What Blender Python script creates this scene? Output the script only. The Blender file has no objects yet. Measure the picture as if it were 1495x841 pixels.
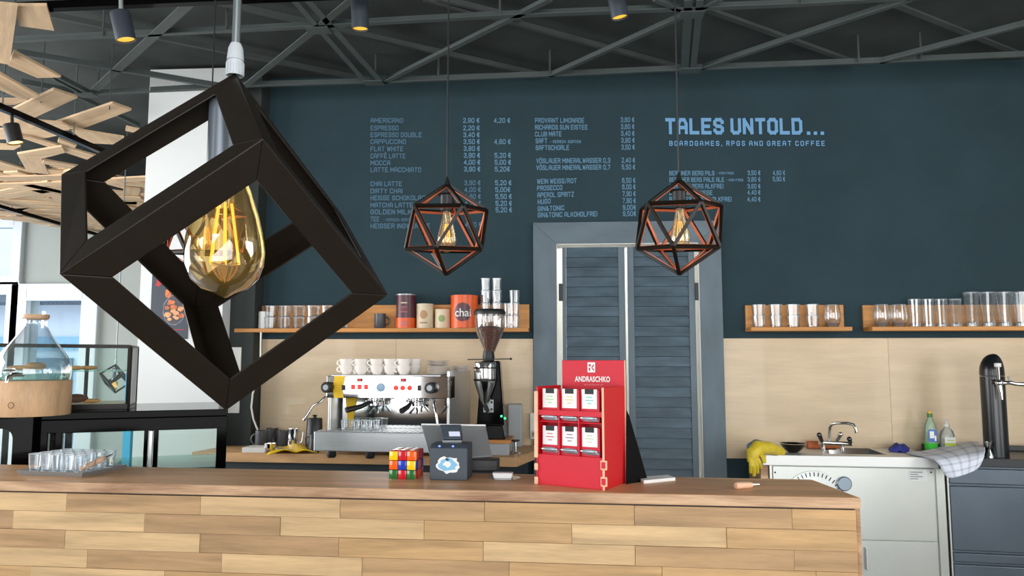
import bpy, math, random
from mathutils import Vector, Matrix
random.seed(7)
scn = bpy.context.scene
col = scn.collection
# ------------------------------------------------------------------ camera
F, CX, CY = 1100.0, 747.5, 420.5
YAW, PITCH = math.radians(3.8), math.atan(105.5/1100)
CAM = Vector((0, 0, 1.45))
cd = bpy.data.cameras.new('camera'); cam = bpy.data.objects.new('camera', cd); col.objects.link(cam)
cd.sensor_width = 36; cd.lens = F/1495*36; cd.clip_start = .02; cd.clip_end = 200
cam.location = CAM; cam.rotation_euler = (math.pi/2+PITCH, 0, YAW)
scn.camera = cam
# ------------------------------------------------------------------ world, lights, exposure
w = bpy.data.worlds.new('World'); scn.world = w; w.use_nodes = True
nt = w.node_tree; bg = nt.nodes['Background']
tc = nt.nodes.new('ShaderNodeTexCoord'); sp = nt.nodes.new('ShaderNodeSeparateXYZ'); rp = nt.nodes.new('ShaderNodeValToRGB')
mp_ = nt.nodes.new('ShaderNodeMapRange'); mp_.inputs['From Min'].default_value = -.2; mp_.inputs['From Max'].default_value = .6
nt.links.new(tc.outputs['Generated'], sp.inputs[0]); nt.links.new(sp.outputs['Z'], mp_.inputs['Value'])
nt.links.new(mp_.outputs[0], rp.inputs[0]); nt.links.new(rp.outputs[0], bg.inputs[0])
rp.color_ramp.elements[0].color = (.30, .30, .30, 1); rp.color_ramp.elements[1].color = (.74, .87, 1, 1)
e_ = rp.color_ramp.elements.new(.3); e_.color = (.85, .92, 1, 1)
bg.inputs[1].default_value = 2.2
def area(name, loc, rot, sx, sy, power, colr):
    l = bpy.data.lights.new(name, 'AREA'); l.shape = 'RECTANGLE'; l.size = sx; l.size_y = sy; l.energy = power; l.color = colr
    o = bpy.data.objects.new(name, l); col.objects.link(o); o.location = loc; o.rotation_euler = rot; return o
area('shopfront_daylight', (-4.0, -2.7, 1.75), (math.radians(90), 0, 0), 1.15, 2.7, 80, (.96, .98, 1))
area('shopfront_daylight', (1.0, -2.7, 1.75), (math.radians(90), 0, 0), 4.4, 2.7, 225, (.96, .98, 1))
area('added_side_fill', (-5.6, 2.9, 1.9), (math.radians(90), 0, math.radians(-82)), 4.0, 2.4, 210, (1, .98, .96))  # added fill light to carry brightness back to bench and wall
area('added_side_fill', (3.9, 1.9, 1.8), (math.radians(90), 0, math.radians(80)), 3.0, 2.2, 90, (1, .98, .95))  # added fill light for the steel and wall on the right
area('added_side_fill', (-8.7, 6.0, 1.9), (math.radians(90), 0, math.radians(-90)), 4.2, 2.4, 230, (.96, .98, 1))  # added fill light to brighten the left rear room
area('back_room_lamp', (.95, 6.0, 3.1), (0, 0, 0), 1.2, .5, 60, (1, .93, .82))
scn.view_settings.view_transform = 'Standard'; scn.view_settings.look = 'None'
scn.view_settings.gamma = 1; scn.view_settings.use_curve_mapping = False
scn.view_settings.exposure = 0.15
scn.cycles.transparent_max_bounces = 40
scn.cycles.max_bounces = 8
# ------------------------------------------------------------------ pixel to world
rt = Vector((math.cos(YAW), math.sin(YAW), 0))
fw = Vector((-math.sin(YAW)*math.cos(PITCH), math.cos(YAW)*math.cos(PITCH), math.sin(PITCH)))
upv = rt.cross(fw)
def ray(x, y): return fw + rt*((x-CX)/F) + upv*(-(y-CY)/F)
def Z(x, y, z): r = ray(x, y); return CAM + r*((z-CAM.z)/r.z)
def Y(x, y, yy): r = ray(x, y); return CAM + r*(yy/r.y)
def D(x, y, d): return CAM + ray(x, y)*d
def proj(p):
    d = p-CAM; q = d.dot(fw); return (CX+F*d.dot(rt)/q, CY-F*d.dot(upv)/q)
WY = 4.8
# ------------------------------------------------------------------ materials
def lin(c): return tuple(((v/255)/12.92 if v/255 <= .04045 else ((v/255+.055)/1.055)**2.4) for v in c)
MATS = {}
def mat(name, rgb, rough=.6, metal=0, emit=0, emitc=None, noise=0, nscale=8, stretch=(1, 1, 1), bump=0, spec=.5, coat=0, rnd=0):
    m = bpy.data.materials.new(name); m.use_nodes = True; MATS[name] = m
    n = m.node_tree; b = n.nodes['Principled BSDF']; c = lin(rgb)
    b.inputs['Base Color'].default_value = (*c, 1); b.inputs['Roughness'].default_value = rough; b.inputs['Metallic'].default_value = metal
    b.inputs['Specular IOR Level'].default_value = spec; b.inputs['Coat Weight'].default_value = coat
    if emit: b.inputs['Emission Color'].default_value = (*lin(emitc or rgb), 1); b.inputs['Emission Strength'].default_value = emit
    if noise or bump or rnd:
        t = n.nodes.new('ShaderNodeTexCoord'); mp = n.nodes.new('ShaderNodeMapping'); mp.inputs['Scale'].default_value = stretch
        nz = n.nodes.new('ShaderNodeTexNoise'); nz.inputs['Scale'].default_value = nscale; nz.inputs['Detail'].default_value = 6
        n.links.new(t.outputs['Object'], mp.inputs[0])
        oi = n.nodes.new('ShaderNodeObjectInfo')
        va = n.nodes.new('ShaderNodeVectorMath'); va.operation = 'ADD'
        cb = n.nodes.new('ShaderNodeMath'); cb.operation = 'MULTIPLY'; cb.inputs[1].default_value = 37
        n.links.new(oi.outputs['Random'], cb.inputs[0]); n.links.new(mp.outputs[0], va.inputs[0]); n.links.new(cb.outputs[0], va.inputs[1])
        n.links.new(va.outputs[0], nz.inputs['Vector'])
        hs = n.nodes.new('ShaderNodeHueSaturation'); hs.inputs['Color'].default_value = (*c, 1)
        mr = n.nodes.new('ShaderNodeMapRange'); mr.inputs['From Min'].default_value = .3; mr.inputs['From Max'].default_value = .7
        mr.inputs['To Min'].default_value = 1-noise; mr.inputs['To Max'].default_value = 1+noise
        n.links.new(nz.outputs[0], mr.inputs[0])
        if rnd:
            m2 = n.nodes.new('ShaderNodeMapRange'); m2.inputs['To Min'].default_value = 1-rnd; m2.inputs['To Max'].default_value = 1+rnd
            mm = n.nodes.new('ShaderNodeMath'); mm.operation = 'MULTIPLY'
            n.links.new(oi.outputs['Random'], m2.inputs[0]); n.links.new(mr.outputs[0], mm.inputs[0]); n.links.new(m2.outputs[0], mm.inputs[1])
            n.links.new(mm.outputs[0], hs.inputs['Value'])
        else: n.links.new(mr.outputs[0], hs.inputs['Value'])
        n.links.new(hs.outputs[0], b.inputs['Base Color'])
        if bump:
            bp = n.nodes.new('ShaderNodeBump'); bp.inputs['Strength'].default_value = bump; bp.inputs['Distance'].default_value = .01
            n.links.new(nz.outputs[0], bp.inputs['Height']); n.links.new(bp.outputs[0], b.inputs['Normal'])
    return m
def wood(name, rgb, rough=.5, stretch=(2, 30, 30), grain=.16, rnd=0.0, dark=None, coat=0, gs=1.0):
    """wood with long grain along local X: warped bands plus fine fibre"""
    m = bpy.data.materials.new(name); m.use_nodes = True; n = m.node_tree; b = n.nodes['Principled BSDF']
    b.inputs['Roughness'].default_value = rough; b.inputs['Coat Weight'].default_value = coat; b.inputs['Specular IOR Level'].default_value = .32
    t = n.nodes.new('ShaderNodeTexCoord'); oi = n.nodes.new('ShaderNodeObjectInfo')
    cb = n.nodes.new('ShaderNodeMath'); cb.operation = 'MULTIPLY'; cb.inputs[1].default_value = 53
    n.links.new(oi.outputs['Random'], cb.inputs[0])
    va = n.nodes.new('ShaderNodeVectorMath'); va.operation = 'ADD'
    n.links.new(t.outputs['Object'], va.inputs[0]); n.links.new(cb.outputs[0], va.inputs[1])
    def nz(sc, st, det=5, dist=0):
        mp = n.nodes.new('ShaderNodeMapping'); mp.inputs['Scale'].default_value = st
        z = n.nodes.new('ShaderNodeTexNoise'); z.inputs['Scale'].default_value = sc; z.inputs['Detail'].default_value = det; z.inputs['Distortion'].default_value = dist
        n.links.new(va.outputs[0], mp.inputs[0]); n.links.new(mp.outputs[0], z.inputs['Vector']); return z
    a = nz(gs, stretch, 6, .4); f = nz(3*gs, (stretch[0]*2, stretch[1]*4, stretch[2]*4), 3)
    mx = n.nodes.new('ShaderNodeMath'); mx.operation = 'MULTIPLY_ADD'; mx.inputs[1].default_value = .35; n.links.new(f.outputs[0], mx.inputs[0]); n.links.new(a.outputs[0], mx.inputs[2])
    mr = n.nodes.new('ShaderNodeMapRange'); mr.inputs['From Min'].default_value = .42; mr.inputs['From Max'].default_value = .92
    n.links.new(mx.outputs[0], mr.inputs[0])
    mix = n.nodes.new('ShaderNodeMix'); mix.data_type = 'RGBA'
    c = lin(rgb); dk = lin(dark) if dark else tuple(v*(1-2.2*grain) for v in c)
    mix.inputs['A'].default_value = (*dk, 1); mix.inputs['B'].default_value = (*[min(1, v*(1+grain*.8)) for v in c], 1)
    n.links.new(mr.outputs[0], mix.inputs['Factor'])
    hs = n.nodes.new('ShaderNodeHueSaturation'); m2 = n.nodes.new('ShaderNodeMapRange')
    m2.inputs['To Min'].default_value = 1-rnd; m2.inputs['To Max'].default_value = 1+rnd
    n.links.new(oi.outputs['Random'], m2.inputs[0]); n.links.new(m2.outputs[0], hs.inputs['Value']); n.links.new(mix.outputs['Result'], hs.inputs['Color'])
    n.links.new(hs.outputs[0], b.inputs['Base Color'])
    bp = n.nodes.new('ShaderNodeBump'); bp.inputs['Strength'].default_value = .15; bp.inputs['Distance'].default_value = .004
    n.links.new(f.outputs[0], bp.inputs['Height']); n.links.new(bp.outputs[0], b.inputs['Normal'])
    return m
def glass(name, tint=(.93, .96, .97), refl=.25, white=.06, wc=(.8, .88, .92), rough=.03, facing=False):
    m = bpy.data.materials.new(name); m.use_nodes = True; n = m.node_tree; n.nodes.remove(n.nodes['Principled BSDF'])
    out = n.nodes['Material Output']
    tr = n.nodes.new('ShaderNodeBsdfTransparent'); tr.inputs[0].default_value = (*tint, 1)
    gl = n.nodes.new('ShaderNodeBsdfGlossy'); gl.inputs['Roughness'].default_value = rough
    df = n.nodes.new('ShaderNodeBsdfDiffuse'); df.inputs[0].default_value = (*wc, 1)
    lw0 = n.nodes.new('ShaderNodeLayerWeight'); lw0.inputs[0].default_value = refl
    lw = n.nodes.new('ShaderNodeMapRange'); lw.inputs['To Min'].default_value = .10 if facing else .0; lw.inputs['To Max'].default_value = .95
    n.links.new(lw0.outputs['Facing' if facing else 'Fresnel'], lw.inputs['Value'])
    m1 = n.nodes.new('ShaderNodeMixShader'); m1.inputs[0].default_value = white
    m2 = n.nodes.new('ShaderNodeMixShader')
    n.links.new(tr.outputs[0], m1.inputs[1]); n.links.new(df.outputs[0], m1.inputs[2])
    n.links.new(lw.outputs[0], m2.inputs[0]); n.links.new(m1.outputs[0], m2.inputs[1]); n.links.new(gl.outputs[0], m2.inputs[2])
    n.links.new(m2.outputs[0], out.inputs[0]); return m
M_wall = mat('teal wall paint', (45, 65, 72), .85, noise=.10, nscale=3, bump=.12, spec=.25)
M_wallblack = mat('black green wall paint', (48, 54, 52), .8, noise=.08, nscale=4)
M_ceil = mat('black ceiling paint', (66, 72, 71), .9, noise=.25, nscale=2.2, spec=.2)
M_truss = mat('dark grey truss paint', (72, 81, 80), .6, noise=.12, nscale=6)
M_trussd = mat('dim truss paint', (70, 76, 74), .7, noise=.12, nscale=6)
M_white = mat('white plaster', (222, 226, 226), .8, noise=.03, nscale=3)
M_grey = mat('light grey wall', (176, 182, 178), .85, noise=.04, nscale=2)
M_blue = mat('turquoise wall paint', (40, 150, 190), .7, noise=.05)
M_pvc = mat('white window frame', (228, 234, 240), .4, noise=.02)
M_floor = mat('grey screed floor', (110, 106, 100), .5, noise=.1, nscale=3)
M_frame = mat('slate painted timber', (96, 112, 122), .55, noise=.16, nscale=3, stretch=(3, 3, 1), bump=.2)
M_framh = mat('slate painted timber level', (96, 112, 122), .55, noise=.16, nscale=3, stretch=(1, 3, 3), bump=.2)
M_slat = mat('slate painted slat', (78, 96, 108), .55, noise=.3, nscale=5, stretch=(1, 4, 4), bump=.25, rnd=.10)
M_panel = wood('pale maple panel', (218, 196, 164), .4, (1.2, 6, 9), .07, gs=1.3, coat=.15)
M_oak = [wood('oak plank %s' % s, c, .48, (2.5, 40, 34), g, .03) for s, c, g in (('honey', (198, 160, 112), .16), ('pale', (214, 180, 134), .16), ('tan', (188, 152, 110), .17), ('grey', (180, 145, 106), .17))]
M_top = wood('oiled oak worktop', (224, 174, 126), .40, (1.6, 16, 16), .16)
M_edge = wood('pale worktop edge', (214, 178, 142), .5, (2.4, 8, 16), .14, dark=(138, 100, 74))
M_bench = wood('bench oak', (214, 170, 122), .45, (2, 20, 24), .14)
M_shelf = wood('honey oak shelf', (214, 150, 84), .45, (2, 20, 24), .15)
M_cplank = wood('ceiling oak plank', (214, 184, 148), .6, (2.2, 22, 22), .15, .14)
M_disp = wood('dispenser base wood', (212, 174, 134), .45, (14, 14, 2.5), .15)
M_black = mat('matt black steel', (27, 21, 15), .40, .0, noise=.1, nscale=30, spec=.25)
M_blackg = mat('gloss black', (9, 8, 8), .10, spec=.04)
M_blackp = mat('black plastic', (26, 28, 30), .45)
M_copper = mat('copper paint', (214, 112, 70), .45, .2, noise=.08, nscale=12)
M_steel = mat('brushed steel', (215, 218, 220), .34, .8, noise=.04, nscale=5, stretch=(1, 20, 20))
M_steeld = mat('dull steel panel', (203, 207, 202), .34, .85, noise=.07, nscale=1.6)
M_steelk = mat('dark steel drawer', (92, 102, 112), .36, .8, noise=.14, nscale=2.5)
M_chrome = mat('polished chrome', (225, 226, 226), .08, 1)
M_mirror = mat('polished steel', (196, 196, 194), .07, 1)
M_pipe = mat('galvanised tube', (120, 128, 130), .35, .7)
M_gland = mat('grey plastic gland', (172, 178, 182), .4)
M_wpl = mat('white plastic', (230, 230, 226), .4)
M_porc = mat('white porcelain', (252, 244, 236), .25, coat=.3)
M_glass = glass('clear tumbler glass', (.95, .98, 1), .36, .035, (.84, .93, 1), .06, True)
M_glassb = glass('thick glass base', (.88, .93, .96), .45, .10, (.85, .93, 1), .06, True)
M_glasso = glass('thin glass rim', (.9, .95, .97), .5, .5, (.9, .96, 1), .05, True)
M_wing = glass('window glass', (.93, .97, 1), .12, .0)
M_caseg = glass('display case glass', (.93, .97, .96), .08, .02, (.75, .92, .9))
M_green = glass('greenish shelf glass', (.70, .88, .80), .2, .15, (.6, .9, .8))
M_amber = glass('amber bulb glass', (.98, .85, .52), .34, .07, (.95, .66, .2), .015, True)
M_ambers = glass('pale bulb glass', (.96, .86, .66), .3, .12, (.95, .8, .5), .03, True)
M_fil = mat('glowing filament', (255, 190, 90), .5, emit=1.6, emitc=(255, 180, 80))
M_lamp = mat('lit spot lens', (255, 200, 110), .5, emit=6, emitc=(255, 196, 100))
M_lampd = mat('gilded spot lens', (255, 205, 90), .4, emit=.9, emitc=(255, 190, 60))
M_spot = mat('grey spot housing', (66, 74, 84), .4, .3)
M_red = mat('red board', (205, 28, 48), .45, noise=.03)
M_redd = mat('red board side', (200, 12, 24), .45)
M_ply = mat('birch ply edge', (232, 186, 154), .6, noise=.08, nscale=20)
M_lbl = mat('white label', (236, 238, 236), .6)
M_foil = mat('silver foil', (190, 205, 218), .25, .7, noise=.2, nscale=30)
M_menu = mat('menu lettering', (104, 146, 174), .8)  # menu and title colours stand in for projector light
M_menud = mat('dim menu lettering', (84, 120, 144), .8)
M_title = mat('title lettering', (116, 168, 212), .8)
M_yel = mat('yellow', (240, 196, 20), .5, noise=.08)
M_glove = mat('yellow rubber', (222, 196, 50), .45, noise=.1, nscale=20)
M_dark = mat('slate dark plastic', (62, 72, 82), .5)
M_silver = mat('silver tablet', (158, 162, 164), .35, .5)
M_led = mat('blue led', (120, 140, 255), .4, emit=3, emitc=(90, 120, 255))
M_redled = mat('red led button', (255, 50, 40), .4, emit=1.2, emitc=(255, 30, 20))
M_grnled = mat('green led', (80, 255, 170), .4, emit=1.5, emitc=(60, 255, 150))
M_bean = mat('coffee beans', (98, 52, 32), .35, noise=.7, nscale=110, bump=.8)
M_orange = mat('orange tin', (232, 92, 24), .35)
M_maroon = mat('maroon tin', (84, 36, 48), .35)
M_cream = mat('cream tin', (222, 206, 176), .5, noise=.06, nscale=20)
M_mug = mat('dark grey mug', (70, 74, 80), .35)
M_cloth = mat('teal cabinet', (34, 46, 54), .6)
M_blueC = mat('blue cloth', (52, 62, 150), .9, noise=.15, nscale=30)
M_towel = None
M_bun = mat('golden pastry', (214, 150, 78), .7, noise=.25, nscale=30)
M_bunb = mat('chocolate pastry', (96, 46, 26), .6, noise=.25, nscale=30)
M_street = mat('pale street', (190, 196, 200), .9, noise=.05)
M_fac = mat('white facade', (232, 238, 246), .9, noise=.03, nscale=.6)
M_facd = mat('grey awning', (92, 100, 110), .8)
# ------------------------------------------------------------------ mesh builder
def wmat(o):
    m = o.matrix_basis.copy()
    while o.parent: o = o.parent; m = o.matrix_basis @ m
    return m
class MB:
    def __init__(s): s.v = []; s.f = []; s.m = []
    def add(s, vs, fs, mi=0):
        b = len(s.v); s.v += [Vector(p) for p in vs]
        for f in fs: s.f.append([b+i for i in f]); s.m.append(mi)
        return s
    def hexa(s, p, mi=0):   # p: bottom 4 (ccw) then top 4
        return s.add(p, [(3, 2, 1, 0), (4, 5, 6, 7), (0, 1, 5, 4), (1, 2, 6, 5), (2, 3, 7, 6), (3, 0, 4, 7)], mi)
    def box(s, c, d, mi=0, rz=0, M=None):
        x, y, z = d[0]/2, d[1]/2, d[2]/2
        p = [Vector(q) for q in ((-x, -y, -z), (x, -y, -z), (x, y, -z), (-x, y, -z), (-x, -y, z), (x, -y, z), (x, y, z), (-x, y, z))]
        R = M if M else Matrix.Rotation(rz, 3, 'Z')
        return s.hexa([R @ q + Vector(c) for q in p], mi)
    def bb(s, x0, x1, y0, y1, z0, z1, mi=0): return s.box(((x0+x1)/2, (y0+y1)/2, (z0+z1)/2), (abs(x1-x0), abs(y1-y0), abs(z1-z0)), mi)
    def bar(s, a, b, w, t, up=(0, 0, 1), mi=0):
        a, b = Vector(a), Vector(b); d = (b-a).normalized(); u = Vector(up)
        sd = d.cross(u)
        if sd.length < 1e-4: sd = d.cross(Vector((1, 0, 0)))
        sd.normalize(); u = sd.cross(d).normalized(); p = []
        for q in (a, b): p += [q-sd*w/2-u*t/2, q+sd*w/2-u*t/2, q+sd*w/2+u*t/2, q-sd*w/2+u*t/2]
        return s.hexa(p, mi)
    def tube(s, pts, r, n=10, mi=0, cap=True):
        pts = [Vector(p) for p in pts]; k = len(pts); rr = r if isinstance(r, (list, tuple)) else [r]*k; rings = []; ref = None
        for i, p in enumerate(pts):
            d = (pts[min(i+1, k-1)]-pts[max(i-1, 0)]).normalized()
            if ref is None: ref = Vector((0, 0, 1)) if abs(d.z) < .9 else Vector((1, 0, 0))
            a = (ref-d*ref.dot(d)).normalized(); ref = a; b = d.cross(a)
            rings.append([p+(a*math.cos(2*math.pi*j/n)+b*math.sin(2*math.pi*j/n))*rr[i] for j in range(n)])
        vs = [q for g in rings for q in g]; fs = []
        for i in range(k-1):
            for j in range(n):
                j2 = (j+1) % n; fs.append((i*n+j, i*n+j2, (i+1)*n+j2, (i+1)*n+j))
        if cap: fs += [tuple(range(n))[::-1], tuple(range((k-1)*n, k*n))]
        return s.add(vs, fs, mi)
    def lathe(s, prof, c=(0, 0, 0), n=24, mi=0, M=None, cap=False):
        c = Vector(c); vs = []; fs = []; k = len(prof)
        for r, z in prof:
            for j in range(n):
                q = Vector((r*math.cos(2*math.pi*j/n), r*math.sin(2*math.pi*j/n), z)); vs.append((M @ q if M else q)+c)
        for i in range(k-1):
            for j in range(n):
                j2 = (j+1) % n; fs.append((i*n+j, i*n+j2, (i+1)*n+j2, (i+1)*n+j))
        if cap:
            fs += [tuple(range(n))[::-1], tuple(range((k-1)*n, k*n))]
        return s.add(vs, fs, mi)
    def prism(s, poly, off, mi=0):
        n = len(poly); off = Vector(off); p = [Vector(q) for q in poly]
        return s.add(p+[q+off for q in p], [tuple(range(n))[::-1], tuple(range(n, 2*n))]+[(i, (i+1) % n, n+(i+1) % n, n+i) for i in range(n)], mi)
    def ball(s, c, r, mi=0, n=10, sc=(1, 1, 1)):
        pr = [(max(1e-4, r*math.sin(math.pi*i/n)), -r*math.cos(math.pi*i/n)) for i in range(n+1)]
        return s.lathe(pr, c, n*2, mi, Matrix.Diagonal(sc))
    def build(s, name, mats, parent=None, loc=None, smooth=False, bevel=0, world=True):
        if not isinstance(mats, (list, tuple)): mats = [mats]
        me = bpy.data.meshes.new(name)
        if parent is not None and world: inv = wmat(parent).inverted()
        elif loc is not None: inv = Matrix.Translation(-Vector(loc))
        else: inv = Matrix.Identity(4)
        me.from_pydata([inv @ p for p in s.v], [], s.f)
        for m in mats: me.materials.append(m)
        me.polygons.foreach_set('material_index', s.m)
        if smooth: me.polygons.foreach_set('use_smooth', [True]*len(s.f))
        me.validate(); me.update()
        if smooth: me.set_sharp_from_angle(angle=math.radians(38))
        o = bpy.data.objects.new(name, me); col.objects.link(o)
        if parent is not None: o.parent = parent
        elif loc is not None: o.location = loc
        if bevel:
            bv = o.modifiers.new('bevel', 'BEVEL'); bv.width = bevel; bv.segments = 2; bv.limit_method = 'ANGLE'
        return o
def tag(o, label=None, cat=None, group=None, kind=None):
    if label: o['label'] = label
    if cat: o['category'] = cat
    if group: o['group'] = group
    if kind: o['kind'] = kind
    return o
def thing(name, label, cat, loc, rz=0, group=None, kind=None):
    o = bpy.data.objects.new(name, None); col.objects.link(o); o.location = loc; o.rotation_euler = (0, 0, rz); o.empty_display_size = .05
    return tag(o, label, cat, group, kind)
def dup(root, loc, rz=None, label=None, group=None):
    def cp(o, par):
        c = o.copy(); col.objects.link(c)
        if par is not None: c.parent = par
        for ch in list(o.children): cp(ch, c)
        return c
    r = cp(root, None); r.location = loc
    if rz is not None: r.rotation_euler = (0, 0, rz)
    if label: r['label'] = label
    if group: r['group'] = group
    return r
ordn = ['first', 'second', 'third', 'fourth', 'fifth', 'sixth', 'seventh', 'eighth', 'ninth']
# ------------------------------------------------------------------ text as flat lettering
def text_obj(txt, mtl, name, origin, ux, uz, width, height, parent, bold=.02, spacing=1.0, depth=.002):
    """lettering on the plane through origin (left, vertical middle) with unit axes ux (reading) and uz (up)"""
    cu = bpy.data.curves.new('t', 'FONT'); cu.body = txt; cu.size = 1; cu.offset = bold; cu.space_character = spacing; cu.resolution_u = 3; cu.extrude = .0
    to = bpy.data.objects.new('t', cu); col.objects.link(to)
    me = bpy.data.meshes.new_from_object(to.evaluated_get(bpy.context.evaluated_depsgraph_get()))
    bpy.data.objects.remove(to); bpy.data.curves.remove(cu)
    xs = [v.co.x for v in me.vertices]; ys = [v.co.y for v in me.vertices]
    if not xs: return None
    x0, x1 = min(xs), max(xs); sx = width/(x1-x0); cap = .73; sy = height/cap
    nrm = ux.cross(uz)
    mats_ = wmat(parent).inverted() if parent else Matrix.Identity(4)
    for v in me.vertices:
        v.co = mats_ @ (origin + ux*((v.co.x-x0)*sx) + uz*((v.co.y-cap/2)*sy) + nrm*depth)
    me.materials.append(mtl); me.name = name
    o = bpy.data.objects.new(name, me); col.objects.link(o)
    if parent: o.parent = parent
    return o
GL = {'A': '0,0 0,4 1,6 3,6 4,4 4,0|0,2.4 4,2.4', 'B': '0,0 0,6 3,6 4,5 4,4 3,3.1 0,3.1|3,3.1 4,2.2 4,1 3,0 0,0', 'C': '4,4.6 4,5 3,6 1,6 0,5 0,1 1,0 3,0 4,1 4,1.4', 'D': '0,0 0,6 3,6 4,5 4,1 3,0 0,0',
 'E': '4,6 0,6 0,0 4,0|0,3 3.3,3', 'F': '4,6 0,6 0,0|0,3 3.3,3', 'G': '4,4.6 4,5 3,6 1,6 0,5 0,1 1,0 3,0 4,1 4,2.8 2.3,2.8', 'H': '0,0 0,6|4,0 4,6|0,3 4,3', 'I': '0,0 0,6', 'J': '0,1.4 0,1 1,0 3,0 4,1 4,6',
 'K': '0,0 0,6|4,6 0,2.4|1.5,3.7 4,0', 'L': '0,6 0,0 3.8,0', 'M': '0,0 0,6 2.5,2 5,6 5,0', 'N': '0,0 0,6 4,0 4,6', 'O': '1,0 3,0 4,1 4,5 3,6 1,6 0,5 0,1 1,0', 'P': '0,0 0,6 3,6 4,5 4,3.7 3,2.7 0,2.7',
 'R': '0,0 0,6 3,6 4,5 4,3.9 3,3 0,3|2.2,3 4,0', 'S': '4,4.7 4,5 3,6 1,6 0,5 0,4 1,3.1 3,2.9 4,2 4,1 3,0 1,0 0,1 0,1.3', 'T': '0,6 4,6|2,6 2,0', 'U': '0,6 0,1 1,0 3,0 4,1 4,6', 'V': '0,6 2,0 4,6', 'W': '0,6 1.2,0 2.6,5 4,0 5.2,6',
 'X': '0,0 4,6|0,6 4,0', 'Y': '0,6 2,3 4,6|2,3 2,0', 'Z': '0,6 4,6 0,0 4,0', '0': '1,0 3,0 4,1 4,5 3,6 1,6 0,5 0,1 1,0', '1': '0,4.8 1.4,6 1.4,0', '2': '0,5 1,6 3,6 4,5 4,4 0,0 4,0', '3': '0,5 1,6 3,6 4,5 4,4 3,3.1 1.6,3.1|3,3.1 4,2 4,1 3,0 1,0 0,1',
 '4': '3,0 3,6 0,1.6 4,1.6', '5': '4,6 0,6 0,3.4 3,3.6 4,2.6 4,1 3,0 1,0 0,1', '6': '4,5 3,6 1,6 0,5 0,1 1,0 3,0 4,1 4,2.6 3,3.4 0,3.4', '7': '0,6 4,6 1.4,0', '8': '1,3.1 0,4 0,5 1,6 3,6 4,5 4,4 3,3.1 1,3.1 0,2.2 0,1 1,0 3,0 4,1 4,2.2 3,3.1',
 '9': '0,1 1,0 3,0 4,1 4,5 3,6 1,6 0,5 0,3.6 1,2.7 4,2.7', ',': '.5,.3 0,-1.1', '.': '0,0 .05,0', '-': '0,3 2.2,3', '/': '0,-.3 2.6,6.3', '&': '4.4,0 .8,4.4 .8,5.2 1.5,6 2.3,5.2 2.3,4.5 0,2 0,.9 1,0 2.6,0 4.2,2.4', '\u20ac': '4,5 3,6 2,6 1,5 1,1 2,0 3,0 4,1|0,3.6 3,3.6|0,2.4 3,2.4'}
ACC = {'\u00d6': ('O', '1.1,7.6 1.15,7.6|2.9,7.6 2.95,7.6'), '\u00c8': ('E', '1.2,8.2 2.6,7.3')}
def sign(txt, mtl, name, origin, ux, uz, width, height, parent, wt=1.15, gap=1.15, depth=.002):
    """condensed stencil style lettering drawn with thick straight strokes"""
    x = 0; segs = []
    for ch in txt:
        if ch == ' ': x += 2.2+gap*.5; continue
        base, extra = ACC.get(ch, (ch, ''))
        mx = 0
        for st_ in (GL[base]+('|'+extra if extra else '')).split('|'):
            pts = [tuple(float(v) for v in q.split(',')) for q in st_.split()]; mx = max(mx, max(q[0] for q in pts))
            for a, c in zip(pts, pts[1:]): segs.append((x+a[0], a[1], x+c[0], c[1]))
        x += mx+wt+gap
    tw = x-gap; sx = width/tw; sy = height/(6+wt); nrm = ux.cross(uz)
    inv = wmat(parent).inverted(); vs = []; fs2 = []
    for k, (x0, y0, x1, y1) in enumerate(segs):
        dx, dy = x1-x0, y1-y0; l = math.hypot(dx, dy); dx /= l; dy /= l; e = wt/2*.82; h = wt/2
        for px_, py_ in ((x0-dx*e+dy*h, y0-dy*e-dx*h), (x1+dx*e+dy*h, y1+dy*e-dx*h), (x1+dx*e-dy*h, y1+dy*e+dx*h), (x0-dx*e-dy*h, y0-dy*e+dx*h)):
            vs.append(inv @ (origin+ux*((px_+wt/2)*sx)+uz*((py_-3)*sy)+nrm*(depth+.00018*(k % 13))))
        fs2.append((4*k, 4*k+1, 4*k+2, 4*k+3))
    me = bpy.data.meshes.new(name); me.from_pydata(vs, [], fs2); me.materials.append(mtl)
    o = bpy.data.objects.new(name, me); col.objects.link(o); o.parent = parent; return o
UX, UZ = Vector((1, 0, 0)), Vector((0, 0, 1))
# ================================================================== SETTING
XL = Y(386, 400, WY).x
dl, dr = Y(813, 500, WY).x, Y(1022, 500, WY).x
dtop = Y(915, 356, WY).z
CZ = 3.34
b = MB(); b.bb(-9, 4.4, -3, 9.0, -.1, 0); tag(b.build('floor', M_floor), kind='structure')
b = MB(); b.bb(-9, 4.4, -3, 9.0, CZ, CZ+.1); tag(b.build('ceiling', M_ceil), kind='structure')
b = MB(); b.bb(XL, dl, WY, WY+.15, 0, CZ); b.bb(dr, 4.0, WY, WY+.15, 0, CZ); b.bb(dl, dr, WY, WY+.15, dtop, CZ)
wall_back = tag(b.build('wall_back', M_wall), kind='structure')
b = MB(); b.bb(-5, 4.4, -3.0, -2.9, 0, CZ); tag(b.build('wall_front', mat('warm shop wall', (150, 120, 96), .8)), kind='structure')
b = MB(); b.bb(4.0, 4.2, -3, 6.5, 0, CZ); tag(b.build('wall_right', M_grey), kind='structure')
px0 = Y(215, 200, 4.55).x; px1 = Y(334, 200, 4.55).x
b = MB(); b.bb(px1-.02, XL, 4.66, 4.95, 0, CZ); wall_c = tag(b.build('wall_corner', M_wallblack), kind='structure')
pil = thing('white_pillar', 'white plastered pillar carrying the food poster', 'pillar', (px0, 4.55, 0), kind='structure')
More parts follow.
